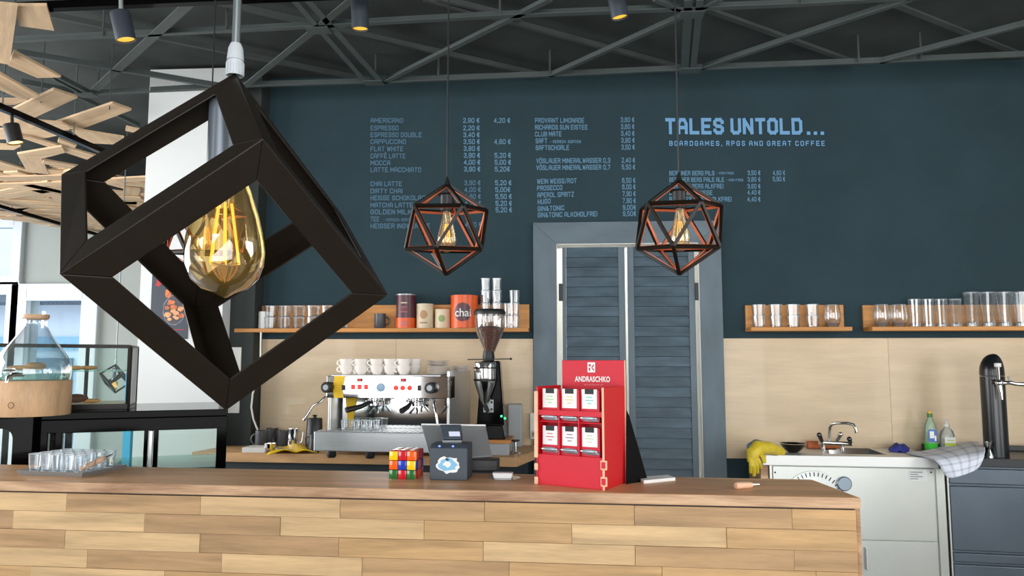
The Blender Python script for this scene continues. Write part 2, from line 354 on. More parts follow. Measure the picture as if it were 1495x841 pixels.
b = MB(); b.bb(px0, px1, 4.55, 4.95, 0, CZ-.02); b.build('plaster_shaft', M_white, pil)
# back room seen through the gaps around the doors
b = MB(); b.bb(-.2, 2.4, 6.6, 6.7, 0, CZ); b.bb(-.3, -.2, WY+.15, 6.7, 0, CZ); b.bb(2.4, 2.5, WY+.15, 6.7, 0, CZ)
tag(b.build('wall_back_room', M_white), kind='structure')
# left room, far wall with windows
FY = 8.8
wz = lambda x, y: Y(x, y, FY)
fwl = MB()
xe = -1.9
# window openings: (x0,x1,z0,z1)
w1 = (wz(-90, 400).x, wz(22, 400).x, wz(10, 405).z, wz(10, 330).z)
w2 = (wz(-90, 500).x, wz(12, 500).x, .25, wz(10, 428).z)
w3 = (wz(38, 500).x, wz(122, 500).x, .35, wz(80, 437).z)
fwl.bb(-9, w1[0], FY, FY+.2, 0, CZ); fwl.bb(w1[0], w1[1], FY, FY+.2, w1[3], CZ); fwl.bb(w1[0], w1[1], FY, FY+.2, w2[3], w1[2])
fwl.bb(w2[0], w2[1], FY, FY+.2, 0, w2[2]); fwl.bb(w1[1], w3[0], FY, FY+.2, 0, CZ); fwl.bb(w3[0], w3[1], FY, FY+.2, w3[3], CZ); fwl.bb(w3[0], w3[1], FY, FY+.2, 0, w3[2])
fwl.bb(w3[1], xe, FY, FY+.2, 0, CZ)
tag(fwl.build('wall_far', M_grey), kind='structure')
b = MB(); b.bb(xe, xe+.1, 4.95, FY, 0, CZ); tag(b.build('wall_side', M_grey), kind='structure')
b = MB(); b.bb(-9.1, -9, -3, 9, 0, CZ); tag(b.build('wall_left', M_grey), kind='structure')
def window(n, r, fwid, extra=()):
    t = thing('window_%d' % n, None, None, ((r[0]+r[1])/2, FY-.03, r[2]), kind='structure')
    x0, x1, z0, z1 = r; g = fwid
    for a in ((x0-g, x0+.02, z0-g, z1+g), (x1-.02, x1+g, z0-g, z1+g), (x0, x1, z0-g, z0+.02), (x0, x1, z1-.02, z1+g)):
        m = MB(); m.bb(a[0], a[1], FY-.06, FY+.02, a[2], a[3]); m.build('window_frame', M_pvc, t, bevel=.008)
    m = MB(); m.bb(x0, x1, FY+.08, FY+.09, z0, z1); m.build('pane', M_wing, t)
    return t
window(1, w1, .10); window(2, w2, .14)
window(3, w3, .19)
b = MB(); h = D(17, 463, 8.6); b.bar(Vector((h.x, FY-.07, h.z-.1)), Vector((h.x, FY-.07, h.z+.1)), .03, .03); tag(b.build('window_handle', M_steel, None, h), 'small steel lever handle on the white window frame beside the display case', 'handle')
# world outside the far windows
b = MB(); b.bb(-30, 20, 9.3, 40, -.3, -.2); tag(b.build('street', M_street), kind='structure')
oh = thing('house_across_street', 'white house front with grey awning seen through the far window', 'building', (-12, 17, -.2))
b = MB(); b.bb(-24, -6, 17, 18, -.2, 7); b.build('facade', M_fac, oh)
b = MB(); b.bb(-24, -6, 16.0, 17, 2.75, 3.15); b.build('awning', M_facd, oh)
b = MB(); b.bb(-24, -6, 16.9, 17, 1.7, 2.0); b.build('band', mat('pale blue band', (150, 196, 220), .6), oh)
for k in range(5):
    b = MB(); b.bb(-22+3*k, -20.4+3*k, 16.9, 16.97, -.2, 1.5); b.build('shop_window', mat('shop pane blue %d' % k, (90, 120, 140), .15), oh)
# turquoise strip on the left room side wall
p = Y(193, 545, 5.6); q = Y(181, 600, 5.6)
b = MB(); b.bb(q.x, p.x+.01, 5.6, 5.68, 0, p.z); tag(b.build('partition_panel', M_blue, None, (q.x, 5.6, 0)), 'turquoise painted panel standing behind the pastry case', 'panel')
# ------------------------------------------------------------------ wall panels
pz1 = Y(900, 494.5, WY).z; pz0 = .85
frl, frr, frt = Y(779, 480, WY).x, Y(1055, 500, WY).x, Y(915, 324.5, WY).z
for nm, x0, x1, z0 in (('wall_panel', XL+.005, frl-.002, .90), ('wall_panel', frr+.002, 3.99, pz0)):
    o = thing(nm, None, None, ((x0+x1)/2, WY, z0), kind='structure')
    n = 2 if x0 < 0 else 3
    for k in range(n):
        a0 = x0+(x1-x0)*k/n; a1 = x0+(x1-x0)*(k+1)/n
        m = MB(); m.bb(a0+.0008, a1-.0008, WY-.012, WY-.001, z0, pz1); m.build('panel', M_panel, o)
# ------------------------------------------------------------------ louvred double door
door = thing('door_1', None, None, ((dl+dr)/2, WY, 0), kind='structure')
yf = WY-.03
b = MB(); b.prism([(frl, yf, 0), (dl, yf, 0), (dl, yf, dtop), (frl, yf, frt)], (0, .03, 0)); b.build('door_frame', M_frame, door, bevel=.002)
b = MB(); b.prism([(dr, yf, 0), (frr, yf, 0), (frr, yf, frt), (dr, yf, dtop)], (0, .03, 0)); b.build('door_frame', M_frame, door, bevel=.002)
b = MB(); b.prism([(frl, yf, frt), (dl, yf, dtop), (dr, yf, dtop), (frr, yf, frt)], (0, .03, 0)); b.build('door_frame', M_framh, door, bevel=.002)
b = MB(); b.bb(dl-.002, dl+.004, WY-.025, WY+.15, 0, dtop); b.bb(dr-.004, dr+.002, WY-.025, WY+.15, 0, dtop); b.bb(dl, dr, WY-.025, WY+.15, dtop-.004, dtop+.002); b.build('jamb', M_wpl, door)
pitch = 14.72*WY/F*.985; slat_me = None
for (a, bb_, s0, s1) in ((821.5, 913.5, 827, 904), (917.5, 1016, 926.5, 1007)):
    xa, xb, xs, xt = (Y(v, 480, WY).x for v in (a, bb_, s0, s1))
    leaf = MB(); zt = Y(915, 360.5, WY).z
    leaf.bb(xa, xs, WY, WY+.035, .03, zt); leaf.bb(xt, xb, WY, WY+.035, .03, zt)
    lf = leaf.build('door_leaf', M_frame, door, bevel=.002)
    n = int((zt-.1)/pitch)
    for k in range(n):
        zc = zt-pitch*(k+.5)
        m = MB(); m.box(((xs+xt)/2, WY+.014, zc), (xt-xs-.002, .010, pitch+.004), M=Matrix.Rotation(math.radians(-15), 3, 'X')); m.build('slat', M_slat, lf)
    b = MB(); hx = xa-.012 if a < 900 else xb+.012
    for hz in (Y(800, 427, WY).z, .6):
        b.bb(hx-.012, hx+.012, WY-.012, WY+.012, hz-.055, hz+.055)
    b.build('hinge', M_blackp, lf)
b = MB(); b.bb(Y(907, 480, WY).x, Y(907, 480, WY).x+.02, WY+.04, WY+.06, .03, Y(900, 560, WY).z); b.build('stop_strip', M_ply, door)
# ------------------------------------------------------------------ ceiling steel space frame
tr = thing('ceiling_truss', None, None, (0, 4.2, CZ), kind='structure')
ZB, ZF = 3.17, 3.27
def member(x0, y0, x1, y1, wpx, far=False, ang=True):
    z = ZF if far else ZB
    a, c = Z(x0, y0, z), Z(x1, y1, z); d = (a.y+c.y)/2; wd = wpx*d/F
    # seen at a shallow angle: widen in plan so that it shows wpx thick
    m = MB(); m.bar(a, c, wd*1.1, .006)
    if ang:
        dv = (c-a).normalized(); sd = dv.cross(Vector((0, 0, 1))).normalized()*(wd*.5)
        m.bar(a-sd+Vector((0, 0, .02)), c-sd+Vector((0, 0, .02)), .006, .032)
    m.build('steel_bar', M_trussd if far else M_truss, tr)
for a in [(-60, 147, 127, 139, 5), (127, 139, 380, 125.5, 5), (380, 125.5, 545, 121, 6), (545, 121, 860, 109, 5), (860, 109, 1005, 102, 5), (1005, 102, 1250, 93, 5), (1250, 93, 1900, 65, 5),
          (20, 61, 330, 46, 6), (330, 46, 730, 24, 9), (730, 24, 1170, 7, 10), (1170, 7, 1750, -26, 9),
          (429, 0, 534, 120, 8), (449, 0, 555, 118, 9), (560, 121, 803, 0, 8), (360, 124, 513, 0, 10), (24, 79, 320, 128, 5), (139, 131, 282, 0, 13),
          (83, 113, 133, 139, 5), (78, 116, 125, 141, 4), (31, 122, 120, 139, 4), (110, 141, 205, 186, 5),
          (803, 112, 1052, 0, 7), (1005, 0, 1000, 102, 10), (1022, 0, 1012, 100, 9), (1024, 101, 1330, 0, 8), (1285, 92, 1700, -15, 7), (956, 0, 1010, 24, 8)]:
    member(*a)
for a in [(291, 0, 790, 112, 6), (60, 22, 540, 120, 6), (620, 0, 1000, 103, 6), (1020, 11, 1255, 95, 8), (1308, 8, 1510, 88, 9), (640, 0, 760, 30, 6)]:
    member(*a, far=True)
for x, y in ((548, 118), (143, 128), (1000, 100), (1254, 92), (1345, 88), (803, 112), (640, 110), (330, 46), (730, 24), (1170, 7), (150, 55)):
    p = Z(x, y, ZB); b = MB(); b.tube([p, (p.x, p.y, CZ+.02)], .006, 6); b.build('hanger_rod', M_trussd, tr)
for x, y in ((545, 120), (1008, 102), (127, 138), (465, 43), (1010, 20)):
    p = Z(x, y, ZB); b = MB(); b.bb(p.x-.06, p.x+.06, p.y-.04, p.y+.04, ZB-.008, ZB-.002); b.build('node_plate', M_truss, tr)
# ------------------------------------------------------------------ oak plank ceiling field on the left
pc = thing('plank_ceiling', None, None, (-4.5, 6, 2.95), kind='structure')
quads = [[(-30, 4), (26, 9), (14, 95), (-30, 86)], [(22, 9), (68, 9), (79, 45), (28, 38)], [(20, 76), (89, 113), (55, 114), (12, 96)],
         [(-30, 94), (0, 108), (58, 142), (30, 145), (-30, 118)], [(78, 131), (113, 143), (48, 173), (18, 160)], [(164, 151), (192, 161), (112, 191), (72, 182)],
         [(100, 188), (181, 201), (165, 211), (127, 209)], [(18, 197), (45, 201), (141, 228), (132, 235)], [(-10, 190), (60, 187), (88, 197), (66, 202), (-10, 204)],
         [(25, 225), (90, 214), (95, 223), (61, 232)], [(25, 225), (61, 232), (76, 265), (38, 248)], [(-20, 230), (38, 248), (76, 266), (61, 265), (-20, 243)],
         [(64, 234), (115, 243), (113, 249), (62, 239)], [(184, 186), (203, 190), (200, 195), (183, 191)], [(-20, 146), (40, 146), (22, 153), (-20, 155)],
         [(-10, 158), (25, 172), (55, 186), (20, 190), (-10, 180)], [(86, 203), (112, 213), (108, 217), (84, 208)], [(-20, 210), (30, 214), (20, 219), (-20, 218)],
         [(40, 176), (90, 180), (110, 190), (60, 192)]]
def plank(quad, z):
    m = MB(); pts = quad; c = sum(pts, Vector())/len(pts)
    e = max(((pts[(i+1) % len(pts)]-pts[i]) for i in range(len(pts))), key=lambda v: v.length); a = math.atan2(e.y, e.x)
    m.prism(pts, (0, 0, .014))
    o = bpy.data.objects.new('plank', bpy.data.meshes.new('plank')); col.objects.link(o); o.parent = pc; o.location = Vector((c.x, c.y, z))-Vector(pc.location); o.rotation_euler = (0, 0, a)
    R = Matrix.Rotation(-a, 3, 'Z')
    o.data.from_pydata([R @ (p-Vector((c.x, c.y, z))) for p in m.v], [], m.f); o.data.materials.append(M_cplank); o.data.update()
for i, qd in enumerate(quads):
    z = 2.93+.016*(i % 3); plank([Z(x, y, z) for x, y in qd], z)
cnt = 0; rs = random.Random(11)
while cnt < 104:
    X, Yy = rs.uniform(-7.6, -2.6), rs.uniform(5.2, 8.7); L = rs.uniform(.8, 1.5)/2; wd = .065
    z = 2.93+.016*(cnt % 3); a = math.radians(rs.choice([-35, -25, 20, 35, 60, 80, -60, 5, -5])+rs.uniform(-8, 8))
    u = Vector((math.cos(a), math.sin(a), 0)); v = Vector((-u.y, u.x, 0)); c = Vector((X, Yy, z))
    pts = [c-u*L-v*wd, c+u*L-v*wd, c+u*L+v*wd, c-u*L+v*wd]
    pr = [proj(p) for p in pts]
    if min(y for x, y in pr) < 238-max(0, (min(x for x, y in pr)-120))*.35 or max(y-.12*x for x, y in pr) > 324 or max(x for x, y in pr) > 262 or min(x for x, y in pr) < -60 or max(p.y for p in pts) > 8.75: 
        cnt += .02 if cnt % 1 else .02; continue
    cnt = int(cnt)+1; plank(pts, z)
for x, y in ((20, 40), (60, 150), (160, 160), (120, 220), (30, 240)):
    p = Z(x, y, 2.94); b = MB(); b.tube([p, (p.x, p.y, CZ+.02)], .004, 6); b.build('hanger_rod', M_trussd, pc)
# ------------------------------------------------------------------ light tracks and spots
def track(name, label, a, c, w_=.035):
    t = thing(name, label, 'light track', (a+c)/2)
    b = MB(); b.bar(a, c, w_, .035); b.build('rail', M_blackg, t)
    for k in (.25, .75):
        p = a.lerp(c, k); b = MB(); b.tube([p, (p.x, p.y, CZ+.01)], .005, 6); b.build('hanger', M_pipe, t)
ZT = 3.0
track('light_track', 'long black light track carrying the three grey spotlights over the bar', Z(-60, 15, ZT), Z(1300, -43, ZT))
track('light_track', 'black light track crossing under the oak planks with the glowing spotlight', Z(-60, 130, 2.86), Z(150, 221, 2.86))
track('light_track', 'thin black light track low along the far edge of the oak planks', Z(-40, 290, 2.9), Z(150, 345, 2.9))
def spot(px, py, qx, qy, r, L, stemz, d, label, lens, m):
    a, c = D(px, py, d), D(qx, qy, d)
    ax = (c-a).normalized(); t = thing('track_spotlight', label, 'spotlight', a)
    R = ax.to_track_quat('Z', 'Y').to_matrix()
    b = MB(); LL = (c-a).length
    b.lathe([(.001, 0), (r*.96, 0), (r, .006), (r, LL), (r*.9, LL), (r*.88, LL-.012)], a, 24, 0, R); b.build('housing', m, t, smooth=True)
    b = MB(); b.lathe([(.001, LL-.008), (r*.9, LL-.008)], a, 24, 0, R); b.build('lens', lens, t)
    b = MB(); b.tube([a+ax*.03, (a.x, a.y, stemz)], .009, 8); b.build('stem', M_steel if m == M_spot else M_blackp, t)
spot(175, 18, 184, 59, .040, .13, ZT, 3.2, 'grey spotlight tilted with yellow rim, above the white pillar', M_lampd, M_spot)
spot(525, 2, 526, 43, .038, .13, ZT, 3.35, 'upright grey spotlight at top between cube pendant and menu', M_lampd, M_spot)
spot(898, -12, 905, 26, .038, .13, ZT, 3.3, 'grey spotlight cut by the picture top above the lemonade prices', M_lampd, M_spot)
spot(16, 182, 23, 209, .042, .12, 2.86, 4.3, 'small dark spotlight shining bright warm under the oak planks', M_lamp, M_blackp)
# ------------------------------------------------------------------ menu lettering (projector light on the wall) painted as flat letters in lighter colour
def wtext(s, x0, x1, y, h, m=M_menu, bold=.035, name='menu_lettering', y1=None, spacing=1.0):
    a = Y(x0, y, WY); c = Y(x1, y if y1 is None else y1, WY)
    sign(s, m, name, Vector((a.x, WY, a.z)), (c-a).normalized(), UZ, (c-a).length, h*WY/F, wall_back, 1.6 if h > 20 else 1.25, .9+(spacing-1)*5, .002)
H = 7.6
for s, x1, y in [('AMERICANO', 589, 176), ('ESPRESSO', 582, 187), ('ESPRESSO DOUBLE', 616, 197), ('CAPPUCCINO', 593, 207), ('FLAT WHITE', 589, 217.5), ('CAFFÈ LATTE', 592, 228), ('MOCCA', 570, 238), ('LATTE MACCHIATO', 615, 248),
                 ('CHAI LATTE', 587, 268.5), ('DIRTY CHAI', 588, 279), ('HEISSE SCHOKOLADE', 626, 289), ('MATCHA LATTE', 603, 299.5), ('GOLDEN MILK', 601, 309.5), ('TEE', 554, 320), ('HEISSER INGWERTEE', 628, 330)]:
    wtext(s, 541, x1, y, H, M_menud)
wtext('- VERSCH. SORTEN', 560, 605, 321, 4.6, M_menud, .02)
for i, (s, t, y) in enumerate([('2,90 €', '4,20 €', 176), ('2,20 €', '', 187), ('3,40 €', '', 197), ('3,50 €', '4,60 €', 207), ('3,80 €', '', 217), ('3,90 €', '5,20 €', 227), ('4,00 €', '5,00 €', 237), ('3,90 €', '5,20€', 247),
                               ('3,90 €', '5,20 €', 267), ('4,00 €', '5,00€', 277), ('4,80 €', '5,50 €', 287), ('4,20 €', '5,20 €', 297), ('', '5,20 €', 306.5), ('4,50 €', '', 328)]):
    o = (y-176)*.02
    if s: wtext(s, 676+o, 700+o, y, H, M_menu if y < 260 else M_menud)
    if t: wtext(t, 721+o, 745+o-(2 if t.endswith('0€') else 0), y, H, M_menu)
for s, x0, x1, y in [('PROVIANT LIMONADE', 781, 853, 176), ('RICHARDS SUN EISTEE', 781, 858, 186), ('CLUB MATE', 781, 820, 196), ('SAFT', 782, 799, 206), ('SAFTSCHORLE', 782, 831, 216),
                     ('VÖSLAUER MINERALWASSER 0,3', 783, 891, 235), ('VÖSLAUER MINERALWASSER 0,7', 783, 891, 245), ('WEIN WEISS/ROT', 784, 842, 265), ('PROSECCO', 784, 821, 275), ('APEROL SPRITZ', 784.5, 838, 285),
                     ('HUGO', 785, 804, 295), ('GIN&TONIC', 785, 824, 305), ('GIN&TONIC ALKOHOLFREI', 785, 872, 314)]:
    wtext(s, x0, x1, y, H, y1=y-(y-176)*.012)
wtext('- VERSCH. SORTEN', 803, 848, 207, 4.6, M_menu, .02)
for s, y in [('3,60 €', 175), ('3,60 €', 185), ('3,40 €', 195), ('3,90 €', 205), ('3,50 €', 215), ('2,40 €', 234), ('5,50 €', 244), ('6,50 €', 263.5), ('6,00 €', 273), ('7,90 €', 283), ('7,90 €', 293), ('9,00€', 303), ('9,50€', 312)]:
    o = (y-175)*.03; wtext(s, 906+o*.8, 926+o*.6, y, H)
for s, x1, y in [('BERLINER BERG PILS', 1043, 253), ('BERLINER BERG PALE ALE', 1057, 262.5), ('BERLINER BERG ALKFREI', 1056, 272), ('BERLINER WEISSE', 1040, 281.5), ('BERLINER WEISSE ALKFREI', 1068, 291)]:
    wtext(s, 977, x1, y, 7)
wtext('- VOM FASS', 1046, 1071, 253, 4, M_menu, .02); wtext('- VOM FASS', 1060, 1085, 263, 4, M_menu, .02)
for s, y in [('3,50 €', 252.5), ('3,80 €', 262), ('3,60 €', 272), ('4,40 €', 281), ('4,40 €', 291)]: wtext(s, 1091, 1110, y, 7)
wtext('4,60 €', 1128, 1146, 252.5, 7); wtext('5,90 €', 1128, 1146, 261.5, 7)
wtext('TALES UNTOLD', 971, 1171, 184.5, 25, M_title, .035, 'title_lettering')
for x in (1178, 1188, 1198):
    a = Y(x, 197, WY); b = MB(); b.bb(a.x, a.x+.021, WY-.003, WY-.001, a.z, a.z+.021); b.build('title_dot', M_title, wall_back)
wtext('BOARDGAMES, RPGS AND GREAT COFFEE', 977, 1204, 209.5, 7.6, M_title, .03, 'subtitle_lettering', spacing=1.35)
# ------------------------------------------------------------------ bar counter
ZC = 1.05
FL, FR, BR, BL = Z(-120, 700, ZC), Z(1257, 727, ZC), Z(1186, 700, ZC), Z(-120, 679, ZC)
BM = Z(330, 684, ZC); BL = BM+(BM-BR)*((BM-Z(-120, 679, ZC)).length/(BM-BR).length); BL.z = ZC
u = (FR-FL).normalized(); nrm = Vector((u.y, -u.x, 0))  # towards the camera
ang = math.atan2(u.y, u.x)
bar = thing('bar_counter', 'long oak bar counter clad with staggered wooden planks', 'counter', (FL.x, FL.y, 0), ang)
th = .032
b = MB(); dz = Vector((0, 0, th))
b.hexa([FL-dz, FR-dz, BR-dz, BL-dz, FL, FR, BR, BL], 0)
b.m[-4] = 1; b.m[-3] = 1
wt = b.build('worktop', [M_top, M_edge], bar, bevel=.003)
b = MB(); ins = -nrm*.022
f0, f1, g1, g0 = FL+ins, FR+ins-u*.012, BR-u*.02-ins, BL-ins*1
def at(p, z): return Vector((p.x, p.y, z))
b.hexa([at(f0, 0), at(f1, 0), at(g1, 0), at(g0, 0), at(f0, ZC-th-.0005), at(f1, ZC-th-.0005), at(g1, ZC-th-.0005), at(g0, ZC-th-.0005)])
b.build('carcass', M_cloth, bar)
def fs(px, py):  # distance along the front of the planking at a pixel
    r = ray(px, py); t = (f0-CAM).dot(nrm)/r.dot(nrm); p = CAM+r*t; return (p-f0).dot(u)
Ltot = (f1-f0).length
rows = [([100, 295, 498, 708, 926, 1155], 735), ([22, 213, 411, 620, 835, 1060], 760), ([-95, 98, 294, 496, 706, 927, 1158], 785), ([-60, 130, 326, 530, 744, 966, 1190], 811), ([48, 243, 440, 648, 866, 1085], 838)]
tone = {(0, 0): 1, (0, 2): 1, (0, 1): 2, (0, 3): 2, (0, 4): 0, (1, 1): 1, (1, 3): 1, (1, 4): 0, (1, 5): 1, (2, 2): 1, (2, 5): 1, (3, 0): 1, (3, 3): 1, (3, 5): 0, (3, 1): 1, (4, 1): 1, (1, 2): 3, (2, 3): 3, (2, 1): 2, (3, 2): 2, (1, 0): 3}
ph = .0592; rs = random.Random(5); z1 = ZC-th-.006
for k in range(17):
    if k < 5: ss = [fs(x, rows[k][1]+ (x/1257)*24) for x in rows[k][0]]
    else:
        ss = []; s = rs.uniform(.1, .45)
        while s < Ltot-.1: ss.append(s); s += .47
    ss = [0]+[s for s in ss if .03 < s < Ltot-.03]+[Ltot]
    for i in range(len(ss)-1):
        a, c = ss[i]+.0006, ss[i+1]-.0006; zt = z1-k*ph; zb = max(zt-ph+.0011, .002)
        if zt < .02: continue
        t = .008+rs.uniform(0, .0035); L2 = (c-a)/2
        m = MB(); m.box((0, 0, 0), (L2*2, t, zt-zb), 0)
        o = m.build('plank', M_oak[tone.get((k, i), rs.choice([0, 0, 2, 3, 1]) if k > 4 else rs.choice([0, 2]))], bar, world=False)
        p = f0+u*((a+c)/2)+nrm*(t/2); o.location = Matrix.Rotation(-ang, 3, 'Z') @ (Vector((p.x, p.y, (zt+zb)/2))-Vector(bar.location))
b = MB(); b.hexa([at(f1, 0), at(f1+u*.012+nrm*.01, 0), at(g1+u*.012, 0), at(g1, 0), at(f1, ZC-th), at(f1+u*.012+nrm*.01, ZC-th), at(g1+u*.012, ZC-th), at(g1, ZC-th)]); b.build('end_panel', M_edge, bar)
# ------------------------------------------------------------------ pendants
bulb_prof = [(.013, 0), (.0145, -.015), (.019, -.035), (.025, -.06), (.030, -.083), (.0318, -.098), (.030, -.113), (.0245, -.127), (.015, -.137), (.004, -.1415), (.0003, -.1415)]
def bulb(parent, top, sc, gm, ax=Vector((0, 0, -1)), n=32, zs=1.0, prof=bulb_prof):
    R = (-ax).to_track_quat('Z', 'Y').to_matrix() @ Matrix.Diagonal((1, 1, zs))
    b = MB(); b.lathe([(r*sc, z*sc) for r, z in prof], top, n, 0, R); g = b.build('bulb', gm, parent, smooth=True)
    b = MB()
    T = lambda x, y, z: top+R @ Vector((x, y, z))*sc
    b.tube([T(0, 0, 0), T(0, 0, -.05)], [.007*sc, .004*sc], 10); b.build('glass_stem', M_glassb, g, smooth=True)
    for k in range(6):
        a = k*math.pi/3+.4; b = MB()
        b.tube([T(.006*math.cos(a), .006*math.sin(a), -.045), T(.013*math.cos(a), .013*math.sin(a), -.108)], .0012*sc, 6); b.build('filament', M_fil, g)
    b = MB()
    for k in range(6):
        a = k*math.pi/3+.4
        b.tube([T(0, 0, -.048), T(.006*math.cos(a), .006*math.sin(a), -.045)], .0005*sc, 4); b.tube([T(0, 0, -.11), T(.013*math.cos(a), .013*math.sin(a), -.108)], .0005*sc, 4)
    b.build('filament_wire', M_steel, g)
# the big cube
cv = {'A': ((343, 106), .857), 'B': ((89, 255), .838), 'C': ((86, 400), .671), 'D': ((384, 202), .689), 'F': ((567, 431), .831), 'E': ((500, 314), .998), 'H': ((330, 600), .813), 'G': ((284, 450), .98)}
CV = {k: D(*v[0], v[1]) for k, v in cv.items()}
cen = sum(CV.values(), Vector())/8
faces = ['ABCD', 'ADFE', 'ABGE', 'CDFH', 'BCHG', 'EFHG']
edges = ['AB', 'AD', 'AE', 'BC', 'CD', 'DF', 'EF', 'BG', 'EG', 'CH', 'FH', 'GH']
def cube_pendant(CV, cen, label, wfrac=.135, t=.0022, ceil=CZ, bsc=1.3, rig=True):
    S = (CV['A']-CV['B']).length
    root = thing('cube_pendant_lamp', label, 'pendant lamp', CV['A'])
    for e in edges:
        b = MB()
        for fc in faces:
            if e[0] in fc and e[1] in fc:
                P, Q = CV[e[0]], CV[e[1]]; fcn = sum((CV[k] for k in fc), Vector())/4
                i = fc.index(e[0]); nb = fc[(i+1) % 4] if fc[(i+1) % 4] != e[1] else fc[(i-1) % 4]
                j = fc.index(e[1]); nq = fc[(j+1) % 4] if fc[(j+1) % 4] != e[0] else fc[(j-1) % 4]
                w_ = wfrac
                P2 = P+(CV[nb]-P)*w_+(Q-P)*w_; Q2 = Q+(CV[nq]-Q)*w_+(P-Q)*w_
                nn = (cen-fcn).normalized()*t
                pts = [P, Q, Q2, P2]
                b.prism([p+nn*.0 for p in pts], nn)
        b.build('frame_bar', M_black, root, bevel=.0012)
    A = CV['A']; a2 = Vector((0, 0, 1))
    b = MB(); b.lathe([(.0093, -.004), (.0095, .012), (.0082, .0125), (.0082, .014), (.0095, .014), (.0082, .028), (.0058, .034), (.0045, .034)], A, 20); b.build('cable_gland', M_gland, root, smooth=True)
    b = MB()
    for k in range(18):
        q = 2*math.pi*k/18; b.box(A+Vector((.0093*math.cos(q), .0093*math.sin(q), .004)), (.0014, .001, .014), rz=q)
    b.build('gland_ribs', M_gland, root)
    b = MB(); b.tube([A+Vector((0, 0, .03)), Vector((A.x, A.y, ceil+.01))], .0045, 14); b.build('tube', M_pipe, root, smooth=True)
    b = MB(); bt = A+Vector((-.007, .0, -.104)); b.lathe([(.0, 0), (.0155, 0), (.0155, -.078), (.012, -.081)], A+Vector((-.012, 0, -.034)), 24); b.build('lamp_socket', mat('grey enamel socket', (98, 106, 114), .35, .4), root, smooth=True)
    bulb(root, bt, bsc, M_amber, Vector((.03, 0, -1)).normalized(), 40, .82, [(.013, 0), (.0155, -.012), (.0215, -.032), (.0275, -.057), (.0315, -.080), (.0328, -.096), (.0318, -.110), (.0275, -.124), (.019, -.134), (.008, -.139), (.004, -.142), (.0003, -.144)])
    return root
cube_pendant(CV, cen, 'large black cube shaped pendant lamp hanging close in front with amber bulb')
# a second cube pendant far off, seen through the pastry case
c0 = D(168, 553, 5.9); R = Matrix.Rotation(math.radians(35), 3, 'Z')
CV2 = {k: c0+R @ (v-cen)*.62 for k, v in CV.items()}
cube_pendant(CV2, c0, 'distant small cube pendant lamp seen through the pastry case glass', bsc=.9)
# icosahedron pendants
def ico_pendant(tx, ty, bx, by, d, phi, label, bscale=1.0):
    T, B = D(tx, ty, d), D(bx, by, d); c = (T+B)/2; R_ = (T-B).length/2; ax = (T-B).normalized()
    ri = rt-ax*rt.dot(ax); ri.normalize(); fo = ax.cross(ri)   # away from the camera
    V = [T, B]
    for k in range(5):   # upper ring
        a = phi+2*math.pi*k/5; V.append(c+ax*R_*.447+(ri*math.sin(a)-fo*math.cos(a))*R_*.894)
    for k in range(5):
        a = phi+math.pi/5+2*math.pi*k/5; V.append(c-ax*R_*.447+(ri*math.sin(a)-fo*math.cos(a))*R_*.894)
    E = []
    for k in range(5):
        n = (k+1) % 5; E += [(0, 2+k), (2+k, 2+n), (2+k, 7+k), (2+n, 7+k), (7+k, 7+n), (1, 7+k)]
    root = thing('icosahedron_pendant_lamp', label, 'pendant lamp', T)
    for i, j in E:
        p, q = V[i], V[j]; mid = (p+q)/2; up_ = (mid-c).normalized(); ww = .0105; hh = .0055
        b = MB(); b.bar(p+up_*hh/2, q+up_*hh/2, ww, hh*1.6, up_, 0); b.bar(p-up_*.0045, q-up_*.0045, ww*.8, .002, up_, 1)
        b.build('strut', [M_black, M_copper], root)
    b = MB(); b.tube([T, Vector((T.x, T.y, CZ+.01))], .0028, 6); b.build('cord', M_blackp, root)
    b = MB(); b.lathe([(.002, .03), (.010, .006), (.012, 0)], T, 12); b.build('cord_cap', M_blackp, root, smooth=True)
    b = MB(); b.tube([T, T-Vector((0, 0, .035))], .005, 8); b.lathe([(.004, -.03), (.030, -.032), (.032, -.036), (.022, -.037), (.022, -.09), (.014, -.092)], T, 20); b.build('lamp_socket', M_blackp, root, smooth=True)
    bulb(root, T-Vector((0, 0, .09)), bscale, M_ambers, n=20)
ico_pendant(652.8, 270, 651.3, 400, 2.56, math.radians(-9-36+72), 'middle icosahedron wire pendant lamp hanging over the espresso drinks menu')
ico_pendant(991.3, 264, 992, 399.5, 2.45, math.radians(16), 'icosahedron wire pendant lamp hanging in front of the louvred door')
ico_pendant(304, 277, 302, 404, 2.68, math.radians(30), 'icosahedron wire pendant lamp hidden mostly behind the large black cube')
# ------------------------------------------------------------------ shelves
def shelf(name, label, x0, x1, x1f, zs, ztop, depth=.13):
    t = thing(name, label, 'shelf', ((x0+x1)/2, WY, zs))
    m = MB(); m.bb(x0, x1, WY-.020, WY-.001, zs-.022, ztop); m.build('back_board', M_shelf, t, bevel=.002)
    m = MB(); m.bb(x0, x1f, WY-.020-depth, WY-.020, zs-.024, zs); m.build('shelf_board', M_shelf, t, bevel=.002)
    return t
ZS = Y(900, 478, WY-.15).z; ZST = Y(900, 444, WY).z
shelf('wall_shelf', 'long honey oak wall shelf with tins and glasses over the espresso machine', Y(352, 480, WY).x+.02, Y(773, 480, WY).x, Y(773, 480, WY).x, ZS, ZST)
shelf('wall_shelf', 'short honey oak wall shelf holding five glass stacks right of the door', Y(1088, 480, WY).x, Y(1231, 480, WY).x, Y(1231, 480, WY).x, ZS, Y(1100, 446, WY).z)
shelf('wall_shelf', 'oak wall shelf running off right above the sink with taller glasses', Y(1259, 480, WY).x, 3.9, 3.9, ZS, Y(1260, 446, WY).z)
